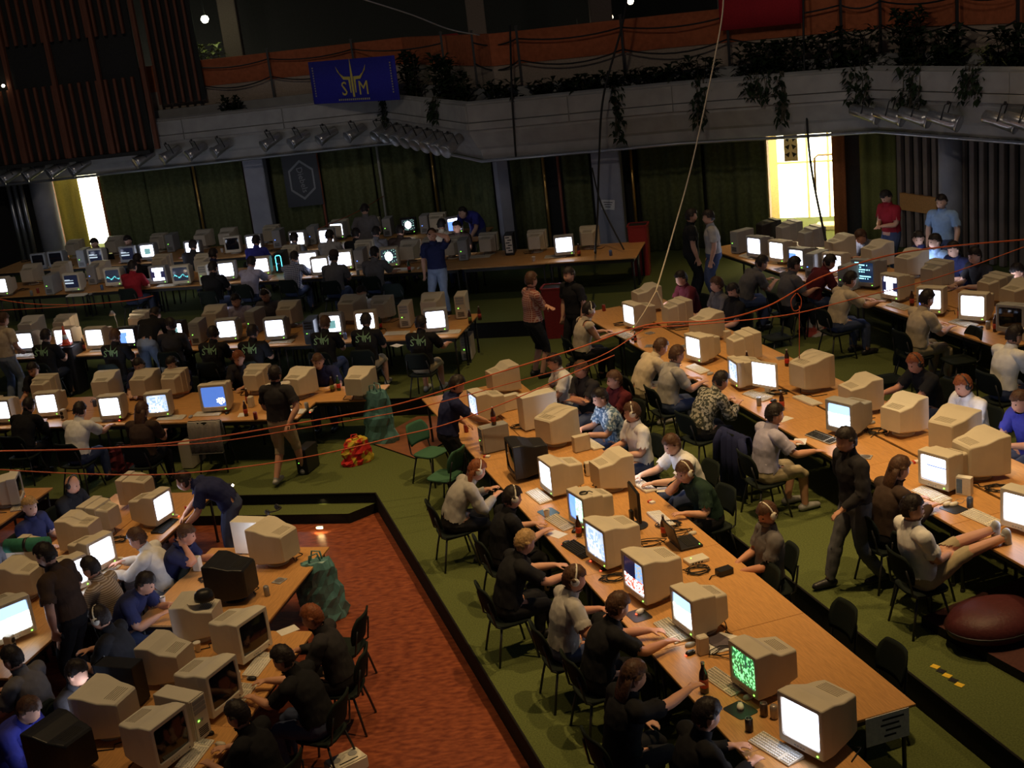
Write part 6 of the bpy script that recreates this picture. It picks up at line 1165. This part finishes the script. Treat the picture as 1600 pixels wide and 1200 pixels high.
drape(1135, 690, L2, 25, 'dark jacket hung over a chair near the middle table', SHIRT['navy'], 'jacket', .8, JQ); drape(335, 690, L1, 80, 'black and white striped towel over a chair', pattern('towel_stripe', 'stripe', (.02, .02, .02), (.5, .48, .45), 16), 'towel', .5)
# device on the pit floor, stand with two lights, tablet arm
t = thing('white_printer', 'pale box device lying on the red floor', 'device', at(540, 1187, .12), RAD(35)); t.location.z = 0; link('casing', mk(lambda m: m.box((0, 0, .07), (.36, .24, .14)), 'casing', bev=(.015, 2)), M_CREAM, t)
for s in (-1, 1): link('grille', mk(lambda m: m.lathe([(.045, 0), (.045, .004)], n=16), 'grille'), M_GREY, t, loc=(s * .09, .02, .14))
link('slot', mk(lambda m: m.box((0, -.07, .1405), (.2, .015, .004)), 'slot'), M_DARK, t)
p = at(377, 860, 0); t = thing('lamp_stand', 'black stand with two small lights before the pit steps', 'stand', (p.x, p.y, 0)); link('pole', mk(lambda m: m.tube([(0, 0, .02), (0, 0, 1.0)], .015, 8), 'pole', True), M_BLK, t); link('base', mk(lambda m: m.lathe([(.14, 0), (.14, .015), (.02, .03)], n=14), 'base'), M_BLK, t); link('crossbar', mk(lambda m: m.tube([(-.07, 0, .98), (.07, 0, .98)], .018, 8), 'crossbar', True), M_BLK, t)
for s in (-1, 1): link('bulb', mk(lambda m: m.lathe([(.004, -.02), (.02, 0), (.004, .02)], n=10), 'bulb', True), M_GLOBE, t, loc=(s * .055, -.02, .97))
t = thing('added_desk_lamp', 'added desk lamp in place of a light streak, left black shirts', 'lamp', clear_of_tables(at(190, 512, ZT['B'] + .1), L2, .15, True)); t.location.z = ZT['B']  # added lamp in place of a light streak, warms the nearby monitors
link('base', mk(lambda m: m.lathe([(.07, 0), (.07, .015), (.02, .025)], n=14), 'base'), M_BLK, t); link('arm', mk(lambda m: m.tube([(0, 0, .02), (0, .05, .25), (0, -.04, .46), (.0, -.12, .48)], .009, 6), 'arm', True), M_BLK, t); link('shade', mk(lambda m: m.lathe([(.02, .52), (.03, .50), (.07, .43), (.066, .43), (.02, .49)], c=(0, -.13, 0), n=14), 'shade', True), M_ALU, t); link('bulb', mk(lambda m: m.lathe([(.004, .42), (.026, .445), (.018, .475)], c=(0, -.13, 0), n=10), 'bulb', True), M_GLOBE, t)
l = bpy.data.lights.new('added_desk_bulb', 'POINT'); l.energy = 14; l.color = (1, .8, .55); l.shadow_soft_size = .03; o = bpy.data.objects.new('added_desk_bulb', l); COL.objects.link(o); o.parent = t; o.location = (0, -.13, .40)
# ---------------------------------------------------------------- hanging cables
def spline(pts, n=10):
    out = []; P_ = [pts[0]] + pts + [pts[-1]]
    for i in range(1, len(P_) - 2):
        a, b, c, d = P_[i - 1], P_[i], P_[i + 1], P_[i + 2]
        for k in range(n):
            t = k / n; out.append(.5 * ((2 * b) + (c - a) * t + (2 * a - 5 * b + 4 * c - d) * t * t + (3 * b - a - 3 * c + d) * t ** 3))
    return out + [pts[-1]]
def hang(pts, r, m_, label, nm='hanging_cable'):
    P3 = spline([at_y(x, y, d) for x, y, d in pts]); mb = MB(); mb.tube(P3, r, 6); tag(link(nm, mb.mesh(nm, True), m_), label, 'cable')
hang([(-30, 705, 15.6), (150, 701, 15.8), (300, 688, 16.0), (450, 664, 16.2), (620, 632, 16.4), (760, 588, 16.4), (900, 545, 16.6), (1010, 508, 17.0), (1120, 500, 17.0), (1200, 478, 16.6), (1290, 430, 16.6), (1420, 393, 16.8), (1630, 372, 17.0)], .011, M_CABLE, 'thick orange cable strung across the whole hall')
hang([(-30, 706, 15.4), (170, 700, 15.6), (330, 691, 15.8), (480, 668, 16.0), (640, 640, 16.2), (800, 598, 16.4), (930, 560, 16.6), (1005, 515, 16.9)], .007, M_CABLE, 'second orange cable sagging just below the thick one')
hang([(-30, 732, 15.0), (120, 740, 15.0), (260, 741, 15.2), (400, 727, 15.4), (520, 706, 15.6), (620, 682, 15.8), (700, 662, 16.0), (800, 625, 16.2), (890, 585, 16.4), (960, 555, 16.6)], .008, M_CABLE, 'lowest orange cable sagging over the pit tables')
hang([(1005, 512, 16.9), (1100, 506, 16.6), (1230, 492, 16.4), (1330, 468, 16.4), (1470, 432, 16.6), (1630, 375, 16.8)], .008, M_CABLE, 'thin orange cable branching toward the slatted wall')
hang([(1244, 458, 16.5), (1236, 470, 16.5), (1240, 485, 16.5), (1250, 482, 16.5), (1252, 468, 16.5), (1246, 458, 16.5)], .007, M_CABLE, 'loop of orange cable hanging from the thin strand'); hang([(1249, 478, 16.5), (1249, 560, 16.5)], .006, M_CABLE, 'loose orange cable end hanging straight down')
hang([(-30, 462, 21.0), (40, 474, 21.2), (120, 476, 21.4), (200, 470, 21.6), (240, 462, 21.8)], .008, M_CABLE, 'dark orange cable drooping along the second row', )
hang([(0, 485, 21.0), (100, 479, 21.2), (215, 468, 21.6)], .006, M_CABLE, 'faint orange cable under the second row')
hang([(497, 358, 27.4), (560, 330, 31.0), (600, 306, 35.0)], .008, M_CABLE, 'orange cable rising behind the rear row')
hang([(1128, -40, 21.5), (1127, 35, 21.5), (1085, 240, 21.0), (1050, 370, 20.0), (1025, 455, 18.4)], .012, mat('pale_rope', (.55, .48, .38), .8), 'pale rope hanging from above to the middle table', 'hanging_rope'); hang([(1025, 455, 18.4), (1005, 490, 18.0), (985, 520, 18.0)], .008, MATS['pale_rope'], 'thin pale cord from the rope to the monitor', 'hanging_rope'); hang([(1026, 455, 18.4), (1033, 470, 18.4), (1036, 480, 18.4)], .016, MATS['pale_rope'], 'short pale rope end beside the monitor', 'hanging_rope')
hang([(555, -5, 24), (640, 22, 24.5), (700, 45, 25.0), (750, 55, 25.4)], .012, M_ALU, 'grey wire slanting across the dark balcony')
hang([(797, 40, 27.8), (800, 150, 27.2), (806, 245, 27.2)], .022, M_BCABLE, 'black cable hanging down the beam beside the banner corner'); hang([(985, -40, 26.8), (972, 40, 26.8), (943, 150, 26.6), (936, 250, 26.6), (934, 330, 26.4), (930, 395, 24.6)], .022, M_BCABLE, 'black cable hanging to the bare table end'); hang([(925, 262, 26.6), (940, 320, 26.4), (975, 390, 25.6)], .016, M_BCABLE, 'black cable slanting across the grey column'); hang([(1254, -40, 26.2), (1255, 0, 26.2), (1257, 110, 26.0), (1266, 250, 25.6), (1290, 375, 21.6)], .022, M_BCABLE, 'black cable hanging across the bright right doorway')

# ---------------------------------------------------------------- mice beside the row keyboards
for o in [x for x in COL.objects if x.name.startswith('keyboard') and x.parent is None]:
    if random.random() < .55:
        q = o.matrix_basis @ Vector((.33, .02, 0)); nm = o['label']
        mouse(q, o.location.z, math.degrees(o.rotation_euler[2]) + 90, ('small mouse right of the ' + nm)[:200], random.choice([M_CREAM, M_BLK, M_GREY]), random.random() < .35)
# ---------------------------------------------------------------- small clutter between the screens
SPK = (mk(lambda m: m.box((0, 0, .09), (.085, .10, .18)), 'cabinet', bev=(.01, 1)), mk(lambda m: m.lathe([(.03, 0), (.03, .006), (.012, .002)], n=14), 'cone', True))
def speaker(p, z, rz, label):
    t = thing('small_speaker', label, 'speaker', (p.x, p.y, z), rz, 'small speakers on the tables'); link('cabinet', SPK[0], M_BEIGE, t)
    for h in (.06, .125): o = link('cone', SPK[1], M_DARK, t, loc=(0, .05, h)); o.rotation_euler[0] = RAD(-90)
CDM = (mk(lambda m: m.box((0, 0, .005), (.142, .125, .010)), 'case'), mk(lambda m: m.lathe([(.058, .0102), (.058, .0112)], n=16), 'disc'))
CIG = (mk(lambda m: m.box((0, 0, .012), (.055, .087, .024)), 'carton'), mk(lambda m: m.box((0, .028, .0125), (.056, .03, .025)), 'flap'))
M_CIG = mat('cigarette_red', (.5, .05, .04), .5)
occ = [(o.location.copy(), .34 if o.get('category') == 'monitor' else .25 if o.get('category') in ('keyboard', 'computer', 'laptop') else .10) for o in COL.objects if o.parent is None and o.get('category') in ('monitor', 'computer', 'keyboard', 'laptop', 'bottle', 'can', 'mouse', 'mouse pad', 'switch', 'power box', 'box', 'paper')]
TP = {}
rc = random.Random(11)
PLZ = [('T1', 2.0), ('T2', 2.4), ('T3', 1.4), ('A', 2.0), ('B', 1.6), ('C', 1.0), ('PM', 1.6), ('PR', 2.0)]
for (c, zz, rz, ln, dep), o in zip(TABLES, [x for x in COL.objects if x.parent is None and x.get('category') == 'table']):
    pl = next((k for k, v in GT.items() if v == o['label']), 'PM')
    for k in range(int(dict(PLZ).get(pl, 1) * 1.6)):
        u, v = rc.uniform(-ln / 2 + .12, ln / 2 - .12), rc.uniform(-dep / 2 + .09, dep / 2 - .09)
        p = Vector((c.x + u * math.cos(rz) - v * math.sin(rz), c.y + u * math.sin(rz) + v * math.cos(rz), zz + TT))
        if pl == 'T1' and p.dot(E1) < 10.6 and p.dot(N1) > 4.62: continue
        if any((p - q).length < r for q, r in occ): continue
        occ.append((p, .12)); kind = rc.choice(('can', 'cd', 'cd', 'cig', 'speaker', 'cup', 'cable'))
        if kind == 'can': can(p, p.z, 'small drink can standing ' + PLACE[pl], rc.choice([(.3, .05, .04), (.1, .15, .3), (.3, .3, .3)]))
        elif kind == 'cd': t = thing('disc_case', 'flat clear disc case lying ' + PLACE[pl], 'disc case', p, rc.uniform(0, 3), 'disc cases on the tables'); link('case', CDM[0], M_GREY, t); link('disc', CDM[1], M_ALU, t)
        elif kind == 'cig': t = thing('cigarette_pack', 'small red and white packet lying ' + PLACE[pl], 'packet', p, rc.uniform(0, 3), 'small packets on the tables'); link('carton', CIG[0], M_PAPER, t); link('flap', CIG[1], M_CIG, t)
        elif kind == 'speaker': speaker(p, p.z, rz + (math.pi if v > 0 else 0) + math.pi, 'small beige desktop speaker ' + PLACE[pl])
        elif kind == 'cup': t = thing('paper_cup', 'small white cup standing ' + PLACE[pl], 'cup', p, 0, 'cups on the tables'); link('cup', CUP, M_PAPER, t); link('drink', mk(lambda m: m.lathe([(.034, .085), (.034, .086)], n=12), 'drink'), M_COLA, t)
        else:
            mb = MB(); pts = []
            for i in range(22): a = i * .8; rr = .05 + .08 * rc.random(); pts.append((rr * math.cos(a) * 1.5, rr * math.sin(a), .007 + .0015 * i))
            mb.tube(pts, .005, 5); tag(link('cable_tangle', mb.mesh('cable_tangle', True), M_BCABLE, loc=p), 'small heap of black cable ' + PLACE[pl], 'cable', 'cable tangles on the tables')
# ---------------------------------------------------------------- labels: look-alikes are told apart by what is near them
def tops(cat): return [o for o in COL.objects if o.parent is None and o.get('category') == cat]
def count():
    d = {}
    for o in COL.objects:
        if o.parent is None and o.get('label') and o.get('category'): d.setdefault(o['label'], []).append(o)
    return d
def relabel(o, lb):
    w_ = lb.split()
    if 4 <= len(w_) <= 16: o['label'] = lb
seen = count(); ppl = [o for o in tops('person') if len(seen[o['label']]) == 1]
def short(lb):
    s = lb.replace('person in ', '', 1)
    for k in PP.values():
        if k: s = s.replace(' ' + k, '')
    return 'person in ' + ' '.join(s.split()[:8])
for o in tops('monitor'):
    if len(seen[o['label']]) < 2: continue
    f = Vector((math.cos(o.rotation_euler[2] + RAD(90)), math.sin(o.rotation_euler[2] + RAD(90)), 0)); best = None
    for q in ppl:
        d = q.location - o.location; d.z = 0
        if d.length < 1.25 and d.normalized().dot(f) > .75 and (best is None or d.length < best[0]): best = (d.length, q)
    if best:
        a, b_ = o['label'].split(' with ')[0].split(' seen ')[0], o['label']
        st_ = b_.split(' with ')[1].split(' on the ')[0] if ' with ' in b_ else 'seen from behind'
        nm = ' '.join(short(best[1]['label']).split()[2:6]).rstrip(',')
        if nm.split()[-1] in ('with', 'and', 'in'): nm = nm.rsplit(' ', 1)[0]
        relabel(o, '%s, %s, used by person in %s' % (a.replace('CRT ', ''), st_, nm))
seen = count()
items = [q for q in tops('monitor') + tops('computer') + tops('keyboard') if len(seen[q['label']]) == 1]
for (c, zz, rz, ln, dep), o in zip(TABLES, tops('table')):
    ca, sa = math.cos(rz), math.sin(rz); cand = []
    for q in items:
        if abs(q.location.z - zz - TT) > .03: continue
        dx, dy = q.location.x - c.x, q.location.y - c.y; u = dx * ca + dy * sa; v = -dx * sa + dy * ca
        if abs(u) < ln / 2 and abs(v) < dep / 2: cand.append((len(q['label'].split()), q['label']))
    if cand:
        lb = sorted(cand)[0][1]; relabel(o, 'wooden folding table under the ' + lb)
        if o['label'].startswith('wooden folding table in'): relabel(o, 'wooden table under the ' + lb)
seen = count()
for lb, os_ in seen.items():
    if len(os_) > 1:
        g = next((o.get('group') for o in os_ if o.get('group')), None) or os_[0]['category'] + 's that look alike'
        for o in os_: o['group'] = g
print('things', sum(len(v) for v in seen.values()), 'labels', len(seen), 'objects', len(COL.objects))
